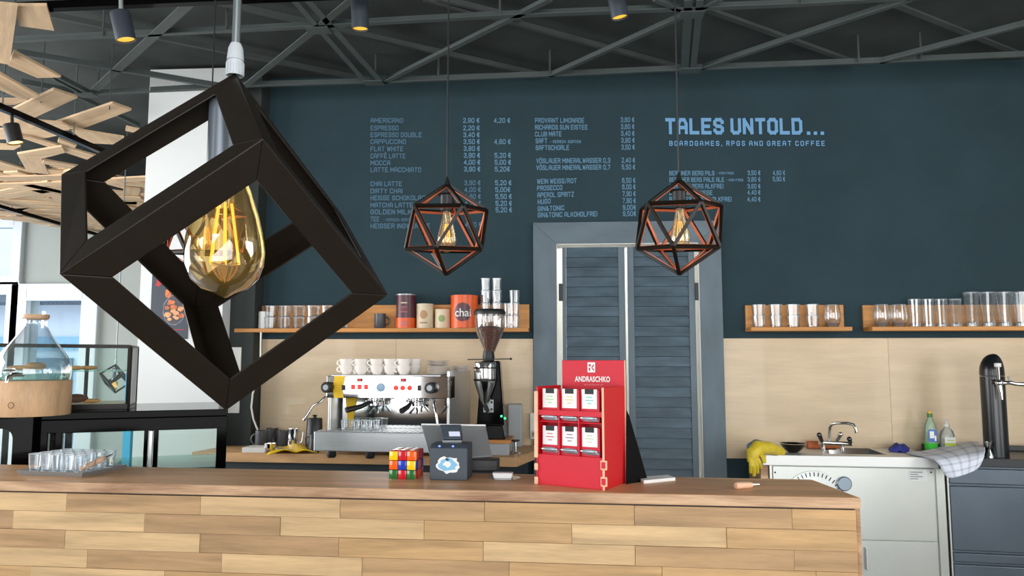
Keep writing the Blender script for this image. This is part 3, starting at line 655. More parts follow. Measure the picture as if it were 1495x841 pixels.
# ------------------------------------------------------------------ glassware
def tumbler(name, r0, r1, h, cat='glass', flute=True, label='', loc=(0, 0, 0)):
    t = thing(name, label, cat, loc)
    m = MB(); n = 20
    m.lathe([(r0, .004), (r0*1.0, h*.12), (r1, h)], (0, 0, 0), n); m.build('glass_wall', M_glass, t, smooth=not flute, world=False)
    m = MB(); m.lathe([(.0005, 0), (r0*.97, 0), (r0, .004), (r0*.9, h*.14), (.0005, h*.10)], (0, 0, 0), n); m.build('glass_base', M_glassb, t, smooth=True, world=False)
    m = MB(); m.lathe([(r1, h-.002), (r1+.0005, h), (r1-.0016, h), (r1-.0016, h-.002)], (0, 0, 0), n); m.build('rim', M_glasso, t, smooth=True, world=False)
    return t
YS = WY-.02-.065
def xs(px, y=460, yy=None): return Y(px, y, yy or YS).x
g0 = None
LS = 'two-high tumbler stacks on the long shelf'
for i, px in enumerate((394.5, 415.5, 436.5, 457.5, 478.5, 499.5)):
    for k in range(2):
        lab = '%s clear tumbler of the %s stack from the white mug on the long shelf' % (('lower', 'upper')[k], ordn[i])
        loc = (xs(px), YS, ZS+k*.074)
        if g0 is None: g0 = tumbler('tumbler', .036, .0415, .072, label=lab, loc=loc); g0['group'] = LS
        else: dup(g0, loc, 0, lab, LS)
LS = 'small tumblers in tall stacks at the shelf end'
g1 = None
for ci, (px, n, yo, cn) in enumerate(((708.5, 4, 0, 'left tall'), (725.5, 4, 0, 'right tall'), (741, 2, .022, 'low rear'), (751, 3, -.012, 'end'))):
    for k in range(n):
        lab = 'small tumbler, %s from the bottom in the %s stack behind the coffee hopper' % (ordn[k], cn)
        loc = (xs(px), YS+yo, ZS+k*.079)
        if g1 is None: g1 = tumbler('small_tumbler', .030, .0345, .077, label=lab, loc=loc); g1['group'] = LS
        else: dup(g1, loc, 0, lab, LS)
LS = 'two-high tumbler stacks on the short shelf'
for i, px in enumerate((1107.5, 1132.5, 1158, 1186)):
    for k in range(2):
        dup(g0, (xs(px), YS, ZS+k*.068), 0, '%s clear tumbler of the %s stack from the door on the short shelf' % (('lower', 'upper')[k], ordn[i]), LS)
def round_glass(label, loc, sc=1):
    t = thing('round_tumbler', label, 'glass', loc); m = MB()
    m.lathe([(.001, .004), (.03*sc, .004), (.043*sc, .03*sc), (.047*sc, .06*sc), (.044*sc, .095*sc), (.039*sc, .13*sc)], (0, 0, 0), 24); m.build('glass_wall', M_glass, t, smooth=True, world=False)
    m = MB(); m.lathe([(.001, 0), (.029*sc, 0), (.040*sc, .022*sc), (.001, .014*sc)], (0, 0, 0), 24); m.build('glass_base', M_glassb, t, smooth=True, world=False)
    m = MB(); m.lathe([(.0385*sc, .128*sc), (.0395*sc, .13*sc), (.0375*sc, .13*sc)], (0, 0, 0), 24); m.build('rim', M_glasso, t, smooth=True, world=False)
round_glass('round bellied glass at the right end of the short shelf', (xs(1215), YS, ZS), 1.05)
round_glass('round bellied glass standing first on the right shelf', (xs(1287), YS, ZS), 1.05)
round_glass('round bellied glass standing second on the right shelf', (xs(1312), YS, ZS), 1.05)
LS = 'narrow tall glasses on the right shelf'; g2 = None
for i, px in enumerate((1336, 1355.5, 1375, 1395.5)):
    lab = 'narrow straight glass, %s after the two round glasses on the right shelf' % ordn[i]; loc = (xs(px), YS, ZS)
    if g2 is None: g2 = tumbler('narrow_glass', .031, .036, .168, label=lab, loc=loc); g2['group'] = LS
    else: dup(g2, loc, 0, lab, LS)
for i, px in enumerate((1345, 1365, 1385)):
    dup(g2, (xs(px, yy=YS+.03)+.003, YS+.028, ZS), 0, 'narrow glass in the rear row behind the %s gap between narrow glasses' % ordn[i], LS) if False else None
LS = 'tall beer glasses at the picture edge of the right shelf'; g3 = None
for i, px in enumerate((1419, 1443, 1467, 1491)):
    lab = 'tall wide beer glass, %s from the narrow glasses on the right shelf' % ordn[i]; loc = (xs(px), YS, ZS)
    if g3 is None: g3 = tumbler('beer_glass', .036, .045, .208, label=lab, loc=loc); g3['group'] = LS
    else: dup(g3, loc, 0, lab, LS)
# ------------------------------------------------------------------ shelf items
def mug(name, label, loc, r, h, m, hang=0, hr=None):
    t = thing(name, label, 'mug', loc, hang); b = MB()
    b.lathe([(.001, 0), (r*.92, 0), (r, .005), (r, h), (r-.004, h), (r-.004, .008), (.001, .008)], (0, 0, 0), 24); b.build('cup_body', m, t, smooth=True, world=False)
    b = MB(); hr = hr or h*.3
    b.tube([(r-.002+hr*.9*math.sin(a), 0, h/2+hr*math.cos(a)) for a in [math.pi*i/8 for i in range(9)]], .0055, 8); b.build('handle', m, t, smooth=True, world=False)
    return t
mug('white_mug', 'white mug with handle at the left end of the long shelf', (xs(386), YS+.01, ZS), .040, .11, M_wpl, math.pi, .040)
mug('grey_mug', 'dark grey mug between the cube pendant and the maroon tin', (xs(555), YS, ZS), .036, .094, M_mug, 0, .026)
def tin(name, label, px, wpx, y0, mats, lid=None, split=None):
    r = wpx/2*(YS)/F; top = Y(px, y0, YS).z; h = top-ZS; t = thing(name, label, 'tin', (xs(px), YS, ZS)); b = MB()
    if split:
        b.lathe([(r*.99, split), (r*.99, h-.006)], (0, 0, 0), 28); b.build('tin_body', mats[0], t, smooth=True, world=False)
        b = MB(); b.lathe([(.001, 0), (r, 0), (r, split)], (0, 0, 0), 28); b.build('lower_band', mats[1], t, smooth=True, world=False)
    else:
        b.lathe([(.001, 0), (r, 0), (r, h-.006)], (0, 0, 0), 28); b.build('tin_body', mats[0], t, smooth=True, world=False)
    b = MB(); b.lathe([(r*1.03, h-.008), (r*1.03, h), (r*.95, h+.001), (r*.93, h-.003), (.001, h-.003)], (0, 0, 0), 28); b.build('lid', lid or mats[0], t, smooth=True, world=False)
    return t, r, h
def curved_print(t, r, name, m, pts, rr=.0006):
    """flat print wrapped on the can facing the camera; pts: polygon (x along arc, z)"""
    b = MB(); vs = []; K = 14; x0, x1 = min(p[0] for p in pts)+1e-5, max(p[0] for p in pts)-1e-5
    for k in range(K+1):
        x = x0+(x1-x0)*k/K; zs = []
        for (xa, za), (xb, zb) in zip(pts, pts[1:]+pts[:1]):
            if min(xa, xb) <= x <= max(xa, xb) and abs(xa-xb) > 1e-9: zs.append(za+(zb-za)*(x-xa)/(xb-xa))
        a = -math.pi/2+x/r
        for z in (min(zs), max(zs)): vs.append(((r+rr)*math.cos(a), (r+rr)*math.sin(a), z))
    b.add(vs, [(2*k, 2*k+2, 2*k+3, 2*k+1) for k in range(K)]); return b.build(name, m, t, world=False)
t, r, h = tin('tea_tin', 'maroon and orange drinking chocolate tin with silver lid', 592.5, 29, 430, [M_maroon, M_orange], M_silver, .065)
for k, (za, zb, wd) in enumerate(((.155, .162, .02), (.13, .134, .018), (.10, .104, .024), (.03, .040, .022), (.016, .024, .020))):
    curved_print(t, r, 'print_line', M_cream if k < 1 else mat('pinkish print %d' % k, (190, 120, 130), .5), [(-wd, za), (wd, za), (wd, zb), (-wd, zb)], .0012)
cp_ = [(.022*math.cos(a), .118+.022*math.sin(a)) for a in [2*math.pi*i/20 for i in range(20)]]
curved_print(t, r, 'round_print', mat('maroon print', (120, 60, 70), .5), cp_, .001)
t, r, h = tin('tea_tin', 'taller cream paper tin beside the maroon one', 620.5, 25, 444, [M_cream], M_cream)
curved_print(t, r, 'round_print', mat('tan print', (190, 150, 110), .6), [(.024*math.cos(a), .085+.028*math.sin(a)) for a in [2*math.pi*i/20 for i in range(20)]], .001)
curved_print(t, r, 'print_line', mat('dark tan print', (150, 110, 84), .6), [(-.024, .03), (.024, .03), (.024, .036), (-.024, .036)], .001)
t, r, h = tin('tea_tin', 'shorter cream tin with green print beside the orange chai tin', 646.5, 23, 452, [M_cream], M_cream)
curved_print(t, r, 'round_print', mat('green print', (150, 170, 110), .6), [(.022*math.cos(a), .06+.022*math.sin(a)) for a in [2*math.pi*i/20 for i in range(20)]], .001)
t, r, h = tin('chai_tin', 'big orange tin with dark round badge reading chai', 678, 40, 432, [M_orange], M_orange)
curved_print(t, r, 'round_badge', M_maroon, [(.058*math.cos(a), .098+.058*math.sin(a)) for a in [2*math.pi*i/28 for i in range(28)]], .001)
o = text_obj('chai', M_wpl, 'lettering', Vector((0, 0, 0)), UX, UZ, .102, .052, None, .012)
for v in o.data.vertices:
    a = -math.pi/2+(v.co.x-.05)/r; z = v.co.z; v.co = Vector(((r+.0025)*math.cos(a), (r+.0025)*math.sin(a), z+.097))
o.parent = t
# ------------------------------------------------------------------ back bench (left)
ZBn = .92
bp = [Z(280, 660, ZBn), Z(754, 668, ZBn), Z(781, 658, ZBn), Vector((Y(784, 640, WY).x, WY-.014, ZBn)), Vector((XL+.004, WY-.014, ZBn)), Vector((XL+.004, 4.65, ZBn)), Vector((px1+.01, 4.65, ZBn))]
bp[3].x = bp[2].x
bench = thing('back_bench', 'oak topped back bench under the espresso machine', 'bench', (bp[0].x, bp[0].y, 0))
b = MB(); b.prism([p-Vector((0, 0, .052)) for p in bp], (0, 0, .052)); b.build('bench_top', M_bench, bench, bevel=.002)
b = MB(); q = [Vector((p.x, p.y, 0)) for p in bp]; q[0] += Vector((.02, .05, 0)); q[1] += Vector((-.05, .05, 0)); q[2] += Vector((-.05, .02, 0)); q[3].x -= .05
b.prism(q, (0, 0, ZBn-.053)); b.build('cabinet', M_cloth, bench)
def onb(px, py): return Z(px, py, ZBn)
# ------------------------------------------------------------------ espresso machine
ea = math.radians(3.8-9)
e0 = D(475, 640, 4.12); e0.z = 0; e1 = None
em = thing('espresso_machine', 'polished two group espresso machine with red lit buttons and yellow strip', 'coffee machine', Vector((e0.x, e0.y, ZBn)), ea)
WD = .70; kz = lambda y, d=4.1: CAM.z-(y-526)*d/F-ZBn
zt_, zp, zd1, zd0 = kz(549), kz(581), kz(629), kz(657)
def eb(name, x0, x1, y0, y1, z0, z1, m, bev=.003, par=None):
    b = MB(); b.bb(x0, x1, y0, y1, z0, z1)
    return b.build(name, m, par or em, bevel=bev, world=False)
def ebp(name, x0, x1, y0, y1, z0, z1, m, par): # child of a part: same local frame since parts sit at identity
    b = MB(); b.bb(x0, x1, y0, y1, z0, z1); return b.build(name, m, par, bevel=.001, world=False)
hd = eb('head_panel', 0, WD, 0, .10, zp, zt_, M_mirror)
eb('body', .03, WD-.02, .16, .50, .05, zt_-.004, M_mirror)
eb('side_panel', WD-.02, WD-.004, .0, .52, .06, zt_+.03, M_steel)
eb('side_panel', .0, .016, .03, .52, .06, zt_+.0, M_steel)
b = MB(); b.prism([(.045, -.003, zt_), (.105, -.003, zt_), (.092, -.003, zp+.04), (.10, -.003, zp), (.045, -.003, zp), (.038, -.003, zp+.05)], (0, .006, 0)); b.build('yellow_strip', M_yel, em, world=False)  # flat yellow strip laid on the head panel front
b = MB(); b.prism([(.05, .155, zp), (.12, .155, zp), (.105, .155, zp-.08), (.09, .155, zd1), (.07, .155, zd1)], (0, .004, 0)); b.build('yellow_strip', M_yel, em, world=False)
eb('cup_rail', .02, WD-.06, .02, .50, zt_-.005, zt_+.006, M_steel)
dt = eb('drip_tray', -.045, WD, -.05, .40, zd0, zd1, M_steel, .004)
b = MB()
for k in range(26): b.bb(-.03+k*.028, -.016+k*.028, -.035, .15, zd1+.001, zd1+.004)
b.build('grate', M_steel, dt, world=False)
for x in (.03, .25, WD-.06):
    b = MB(); b.lathe([(.02, 0), (.026, .01), (.022, zd0+.001)], (x, .02, 0), 14, cap=True); b.build('foot', M_blackp, em, smooth=True, world=False)
    b = MB(); b.lathe([(.02, 0), (.026, .01), (.022, zd0+.001)], (x, .33, 0), 14, cap=True); b.build('foot', M_blackp, em, smooth=True, world=False)
ex = lambda px: (px-475)/187*WD
ez = lambda py: kz(py)
def disc(name, px, py, r, dep, m, par=hd, n=20):
    b = MB(); b.lathe([(r, 0), (r, dep*.85), (r*.85, dep), (.0005, dep)], (ex(px), 0, ez(py)), n, 0, Matrix.Rotation(math.pi/2, 3, 'X')); return b.build(name, m, par, smooth=True, world=False)
for px in (516, 525.8, 535.8): ebp('lit_button', ex(px)-.011, ex(px)+.011, -.005, .001, ez(565)-.013, ez(565)+.013, M_redled, hd)
for px in (581, 591, 601.5): disc('lit_button', px, 566, .0135, .005, M_redled)
for px in (526, 592): dp_ = ebp('display', ex(px)-.015, ex(px)+.015, -.004, .001, ez(554.7)-.009, ez(554.7)+.009, M_blackp, hd); ebp('digits', ex(px)-.007, ex(px)+.007, -.0055, -.003, ez(554.7)-.004, ez(554.7)+.004, M_redled, dp_)
for px in (501.5, 616): ebp('rocker_switch', ex(px)-.009, ex(px)+.009, -.006, .001, ez(566)-.014, ez(566)+.014, M_blackp, hd)
for px in (479, 634.5):
    k = disc('steam_knob', px, 565.5, .030, .05, M_blackp); b = MB(); b.lathe([(.016, .05), (.015, .052), (.0005, .052)], (ex(px), 0, ez(565.5)), 16, 0, Matrix.Rotation(math.pi/2, 3, 'X')); b.build('knob_cap', M_silver, k, smooth=True, world=False)
disc('round_gauge', 558, 565.5, .024, .006, mat('pale blue dial', (150, 180, 205), .3))
for px in (543, 604):
    x = ex(px); b = MB(); b.lathe([(.045, -.01), (.045, -.03), (.036, -.035), (.036, -.055), (.020, -.06), (.001, -.06)], (x, .085, zp+.012), 24); b.lathe([(.045, -.01), (.001, -.009)], (x, .085, zp+.012), 24)
    g = b.build('group_head', M_chrome, em, smooth=True, world=False)
    b = MB(); b.tube([(x-.006, .085, zp-.055), (x-.018, .06, zp-.075), (x-.02, .05, zp-.085)], .006, 8); b.tube([(x+.006, .085, zp-.055), (x+.018, .06, zp-.075), (x+.02, .05, zp-.085)], .006, 8); b.build('spout', M_chrome, g, smooth=True, world=False)
    b = MB()
    for kk in range(6):
        a = kk*1.05; b.ball((x+.04*math.cos(a), .05+.02*math.sin(a), zp-.012-.006*(kk % 2)), .008, 0, 6)
    tag(b.build('bolts', M_chrome, g, smooth=True, world=False), kind='stuff')
    b = MB(); hx = -.11 if px == 543 else -.03
    b.tube([(x-.015, .05, zp-.025), (x+hx*.45, -.02, zp-.045), (x+hx, -.075, zp-.062)], [.009, .014, .016], 12); b.build('portafilter_handle', M_blackp, g, smooth=True, world=False)
b = MB(); b.tube([(-.005, .0, zp+.005), (-.02, -.03, zp-.02), (-.055, -.05, zp-.04), (-.10, -.06, zp-.12)], [.006, .007, .006, .009], 10); b.build('steam_wand', M_chrome, em, smooth=True, world=False)
b = MB(); b.tube([(WD-.09, .03, zp), (WD-.085, -.02, zp-.03), (WD-.07, -.03, zp-.08), (WD-.06, -.03, zp-.15)], .007, 10); b.build('steam_wand', M_chrome, em, smooth=True, world=False)
b = MB(); b.tube([(WD-.03, .03, zp), (WD-.02, -.01, zp-.04), (WD-.045, -.01, zp-.08)], .007, 8); b.build('water_spout', M_chrome, em, smooth=True, world=False)
# espresso cups and saucers on the machine
Re = Matrix.Translation(em.location) @ Matrix.Rotation(ea, 4, 'Z')
def cup(label, loc, ha):
    t = thing('espresso_cup', label, 'cup', loc, ha); b = MB()
    b.lathe([(.020, 0), (.024, .002), (.036, .022), (.040, .046), (.041, .05), (.038, .05), (.034, .024), (.018, .008), (.001, .007)], (0, 0, 0), 20); b.lathe([(.020, 0), (.001, .0)], (0, 0, 0), 20); b.build('cup_body', M_porc, t, smooth=True, world=False)
    b = MB(); b.tube([(.036+.018*math.sin(a), 0, .028+.014*math.cos(a)) for a in [math.pi*i/7 for i in range(8)]], .004, 6); b.build('handle', M_porc, t, smooth=True, world=False)
    return t
c0_ = None; ctop = zt_+.007
for ri, (yy, rn) in enumerate(((.065, 'front'), (.165, 'rear'))):
    for ci in range(5):
        for k in range(2):
            x = ex((499, 522, 546, 567, 587)[ci])+ri*.03; loc = Re @ Vector((x, yy, ctop+k*.036))
            lab = '%s white espresso cup, %s column from the left, %s row on the coffee machine' % (('bottom', 'top')[k], ordn[ci], rn)
            aa = ea+math.pi+(.25, .0, .1, -.3, .4)[ci]+.3*k
            if c0_ is None: c0_ = cup(lab, loc, aa); c0_['group'] = 'espresso cups on the coffee machine'
            else: dup(c0_, loc, aa, lab, 'espresso cups on the coffee machine')
s0 = None
for (px, yy, n, rr, nm) in ((629, .20, 9, .065, 'tall rear'), (641, .07, 5, .068, 'low front'), (664, .22, 4, .055, 'small end')):
    for k in range(n):
        loc = Re @ Vector((ex(px)-(0 if px > 650 else .0), yy, ctop+k*.0085+(.0 if px < 650 else .012)))
        lab = 'white saucer, %s from the bottom of the %s stack on the coffee machine' % (ordn[k], nm)
        if s0 is None:
            b = MB(); b.lathe([(.001, 0), (.03, 0), (.036, .002), (.065, .009), (.066, .0105), (.036, .004), (.001, .003)], (0, 0, 0), 28); s0 = b.build('saucer', M_porc, smooth=True); s0.location = loc; tag(s0, lab, 'saucer', 'saucers on the coffee machine')
        else: d_ = dup(s0, loc, 0, lab); d_.scale = (rr/.065, rr/.065, 1)
g4 = None
for i in range(6):
    loc = Re @ Vector((ex(496+i*9.6), .07+.02*(i % 2), zd1+.004)); lab = 'tiny shot glass, %s from the left on the espresso machine drip tray' % ordn[i]
    if g4 is None: g4 = tumbler('espresso_glass', .016, .020, .05, label=lab, loc=loc); g4['group'] = 'shot glasses on the drip tray'
    else: dup(g4, loc, 0, lab, 'shot glasses on the drip tray')
# ------------------------------------------------------------------ items left of the machine
def bmug(label, px, py, r, h, m, hang, name='dark_mug'):
    p = onb(px, py); return mug(name, label, p, r, h, m, hang)
bmug('dark grey mug with handle leftmost on the back bench', 382, 654, .040, .105, M_mug, math.pi)
bmug('dark grey mug behind the chrome portafilter on the back bench', 397, 648, .036, .10, M_mug, 0)
bmug('dark grey mug just left of the steel milk jug', 412, 653, .034, .10, M_mug, math.pi)
p = onb(427, 654); t = thing('milk_jug', 'bright steel milk jug between grey mugs and black canister', 'jug', p)
b = MB(); b.lathe([(.001, 0), (.034, 0), (.036, .01), (.030, .07), (.032, .115), (.030, .115), (.028, .07), (.001, .01)], p, 24); b.build('jug_body', M_chrome, t, smooth=True)
b = MB(); b.tube([p+Vector((.032, 0, .10)), p+Vector((.062, 0, .095)), p+Vector((.060, 0, .04)), p+Vector((.034, 0, .02))], .005, 8); b.build('handle', M_steel, t, smooth=True)
p = onb(456, 655); t = thing('black_canister', 'tall black lidded canister beside the espresso machine', 'canister', p+Vector((0, .03, 0)))
b = MB(); q = p+Vector((0, .03, 0)); b.lathe([(.001, 0), (.050, 0), (.052, .01), (.046, .175), (.042, .180), (.001, .182)], q, 28); b.build('canister_body', M_blackp, t, smooth=True)
b = MB(); b.lathe([(.012, .18), (.010, .19), (.016, .198), (.001, .20)], q, 14); b.build('lid_knob', M_blackp, t, smooth=True)
p = onb(458, 661); t = thing('milk_jug', 'matt black milk jug standing before the tall black canister', 'jug', p)
b = MB(); b.lathe([(.001, 0), (.030, 0), (.032, .01), (.025, .07), (.027, .105), (.025, .105), (.001, .012)], p, 20); b.build('jug_body', mat('charcoal enamel', (58, 62, 68), .4), t, smooth=True)
b = MB(); b.tube([p+Vector((-.026, 0, .09)), p+Vector((-.05, 0, .085)), p+Vector((-.048, 0, .035)), p+Vector((-.028, 0, .02))], .004, 8); b.build('handle', M_blackp, t, smooth=True)
p = onb(394, 660); t = thing('portafilter', 'chrome portafilter basket lying before the dark mugs', 'portafilter', p)
b = MB(); b.lathe([(.001, 0), (.020, .0), (.030, .012), (.032, .045), (.034, .05), (.030, .05), (.026, .015), (.001, .012)], p, 24); b.build('basket', M_chrome, t, smooth=True)
b = MB(); b.tube([p+Vector((.03, .0, .02)), p+Vector((.075, .01, .012))], [.010, .012], 10); b.build('handle', M_steel, t, smooth=True)
p0 = [onb(392, 664.5), onb(432, 665), onb(462, 661), onb(444, 654), onb(402, 655)]
b = MB(); top = []
N = 14
vs = []; fs_ = []
A_, B_, C_, D_ = onb(390, 665), onb(463, 662), onb(458, 653), onb(402, 655)
for i in range(N+1):
    for j in range(7):
        s, t_ = i/N, j/6; q = (A_.lerp(B_, s)).lerp(D_.lerp(C_, s), t_); q.z = ZBn+.006+.022*abs(math.sin(s*5.5+t_*2))*math.sin(math.pi*min(1, max(0, s)))+.006*math.sin(t_*9+s*3)**2; vs.append(q)
for i in range(N):
    for j in range(6): fs_.append((i*7+j, (i+1)*7+j, (i+1)*7+j+1, i*7+j+1))
b.add(vs, fs_); o = b.build('cleaning_cloth', M_yel, None, A_, smooth=True); tag(o, 'crumpled yellow cleaning cloth on the bench before the espresso machine', 'cloth'); sm = o.modifiers.new('s', 'SOLIDIFY'); sm.thickness = .004
pa, pb = onb(353, 661), onb(388, 661); b = MB(); b.bb(pa.x, pb.x, pa.y, pa.y+.12, ZBn, ZBn+.03); tag(b.build('white_tray', M_wpl, None, (pa.x, pa.y, ZBn), bevel=.004), 'flat white tray on the bench left of the yellow cloth', 'tray')
pa = Y(367, 620, 4.62); cpts = [Y(x, y, 4.64) for x, y in ((376, 455), (378, 500), (380, 540), (370, 565), (367, 590), (370, 610), (377, 628))]
cpts = [Y(x, y, 4.64) for x, y in ((381, 485), (380.5, 520), (376, 550), (369, 575), (367, 595), (370, 612), (378, 632), (381, 650))]
b = MB(); b.tube(cpts, .006, 8); tag(b.build('white_cable', M_wpl, None, cpts[0], smooth=True), 'white cable hanging down beside the dark wall corner', 'cable')
# double wall socket on the dark corner
def socket_plate(name, label, x0, x1, y0, y1, yy, n):
    a, c = Y(x0, y0, yy), Y(x1, y1, yy); t = thing(name, label, 'socket', ((a.x+c.x)/2, yy, c.z)); b = MB(); b.bb(a.x, c.x, yy-.012, yy, c.z, a.z); b.build('plate', M_wpl, t, bevel=.002)
    for k in range(n):
        z = c.z+(a.z-c.z)*(k+.5)/n; b = MB(); b.lathe([(.024, 0), (.022, .003), (.020, -.006), (.001, -.006)], ((a.x+c.x)/2, yy-.012, z), 20, 0, Matrix.Rotation(math.pi/2, 3, 'X')); b.build('outlet', M_wpl, t, smooth=True)
socket_plate('wall_socket', 'tall cream strip of switches and sockets on the dark corner', 331, 350, 507, 603, 4.66, 4)
socket_plate('wall_socket', 'cream double socket with white plug left of the louvred door', 774, 791, 603, 641, WY-.03, 2)
pp = Y(783, 634, WY-.07)
t = thing('plug_cord', 'white plug and cord in the socket beside the red display stand', 'plug', pp)
b = MB(); b.lathe([(.001, 0), (.019, 0), (.019, .035), (.012, .045), (.001, .045)], pp+Vector((0, .03, 0)), 16, 0, Matrix.Rotation(math.pi/2, 3, 'X')); b.build('plug_body', M_wpl, t, smooth=True)
b = MB(); b.tube([pp+Vector((0, -.012, 0)), pp+Vector((-.004, -.02, -.06)), Y(778, 655, WY-.09), Y(768, 664, WY-.2), onb(756, 664)+Vector((0, 0, .01)), onb(742, 660)+Vector((0, .02, .008))], .005, 8); b.build('cord', M_wpl, t, smooth=True)
# ------------------------------------------------------------------ grinder on its wooden topped box
ga = Z(712, 640, 1.0); ga = D(714, 640, 4.35); gx, gy = ga.x, ga.y
bx = thing('knock_box', 'pale box with wooden top under the coffee grinder', 'box', (gx+.05, gy, ZBn))
b = MB(); b.bb(gx-.09, gx+.125, gy-.12, gy+.13, ZBn, .985); b.build('box_body', M_gland, bx, bevel=.003)
b = MB(); b.bb(gx-.10, gx+.135, gy-.13, gy+.14, .985, 1.005); b.build('wooden_lid', M_shelf, bx, bevel=.003)
ZG = 1.005
gz = lambda y: CAM.z-(y-526)*4.33/F
gr = thing('coffee_grinder', 'black coffee grinder with bean hopper and chrome cone', 'coffee grinder', (gx, gy, ZG))
b = MB(); b.hexa([(gx-.095, gy-.10, ZG), (gx+.10, gy-.10, ZG), (gx+.10, gy+.12, ZG), (gx-.095, gy+.12, ZG), (gx-.085, gy-.09, gz(619)), (gx+.085, gy-.09, gz(619)), (gx+.085, gy+.12, gz(619)), (gx-.085, gy+.12, gz(619))]); b.build('base', M_blackg, gr, bevel=.005)
b = MB(); b.hexa([(gx-.07, gy-.03, gz(621)), (gx+.09, gy-.03, gz(621)), (gx+.09, gy+.11, gz(621)), (gx-.07, gy+.11, gz(621)), (gx-.045, gy-.02, gz(527)), (gx+.062, gy-.02, gz(527)), (gx+.062, gy+.09, gz(527)), (gx-.045, gy+.09, gz(527))]); b.build('housing', M_blackg, gr, bevel=.008)
cc = Vector((gx-.018, gy-.06, 0)); b = MB(); b.lathe([(.010, gz(592)), (.028, gz(584)), (.058, gz(562)), (.062, gz(556)), (.065, gz(531)), (.060, gz(528)), (.001, gz(528))], cc, 32); b.build('chrome_cone', M_chrome, gr, smooth=True)
b = MB(); b.lathe([(.066, gz(553)), (.066, gz(556))], cc, 32); b.lathe([(.0665, gz(536)), (.0665, gz(538))], cc, 32); b.build('ring', M_blackp, gr)
b = MB(); b.lathe([(.032, gz(527)), (.036, gz(522)), (.030, gz(512)), (.001, gz(512))], (gx-.002, gy-.02, 0), 24); b.build('collar', M_blackp, gr, smooth=True)
b = MB(); b.tube([(gx-.12, gy-.06, gz(525)), (gx+.13, gy-.06, gz(524))], .003, 6); b.ball((gx+.13, gy-.06, gz(524)), .007, 0, 6); b.build('lever_rod', M_blackp, gr)
hc = Vector((gx+.004, gy-.02, 0)); hp = [(.032, 514), (.036, 509), (.075, 487), (.086, 478), (.088, 458)]
b = MB(); b.lathe([(r, gz(y)) for r, y in hp], hc, 32); b.build('hopper', glass('hopper plastic', (.96, .95, .94), .25, .02, facing=True), gr, smooth=True)
b = MB(); b.lathe([(.001, gz(512)), (.031, gz(512)), (.072, gz(487)), (.082, gz(479)), (.04, gz(476)), (.001, gz(475))], hc, 28); tag(b.build('beans', M_bean, gr, smooth=True), kind='stuff')
b = MB(); b.lathe([(.092, gz(459)), (.094, gz(455)), (.085, gz(451)), (.001, gz(451)), ], hc, 32); b.lathe([(.092, gz(459)), (.001, gz(459))], hc, 32); b.build('lid', M_blackp, gr, smooth=True)
b = MB(); b.bb(gx-.03, gx+.03, gy-.045, gy-.028, gz(602), gz(583)); pl = b.build('dose_panel', M_silver, gr, bevel=.003)
for k in range(4):
    b = MB(); b.ball((gx-.018+.036*(k % 2), gy-.047, gz(597)+.04*(k//2)), .006, 0, 6); b.build('button', M_blackp, pl, smooth=True)
b = MB(); b.ball((gx+.075, gy-.045, gz(607)), .007, 0, 6); b.ball((gx+.095, gy-.045, gz(610)), .007, 0, 6); b.build('status_light', M_grnled, gr, smooth=True)
b = MB(); b.tube([(gx-.02, gy-.06, gz(590)), (gx+.0, gy-.07, gz(600))], [.012, .010], 10); b.build('chute', M_blackp, gr, smooth=True)
for i, (px, py, lab) in enumerate(((733, 664, 'chrome tamper with black top, nearer the tablet'), (752, 663, 'chrome tamper with black top, nearer the socket'))):
    p = onb(px, py); t = thing('tamper', lab, 'tamper', p)
    b = MB(); b.lathe([(.001, 0), (.022, 0), (.023, .006), (.012, .010), (.010, .07), (.001, .07)], p, 20); b.build('shaft', M_chrome, t, smooth=True)
    b = MB(); b.lathe([(.010, .068), (.026, .074), (.026, .08), (.001, .082)], p, 20); b.build('top_cap', M_blackp, t, smooth=True)
a, c = Y(742, 590, 4.7), Y(762, 650, 4.7); b = MB(); b.bb(a.x, c.x, 4.68, 4.76, ZBn, a.z); tag(b.build('grey_box', M_gland, None, (a.x, 4.7, ZBn), bevel=.006), 'upright pale grey box against the panel right of the grinder', 'box')
# ------------------------------------------------------------------ things on the bar counter
def onc(px, py): return Z(px, py, ZC)
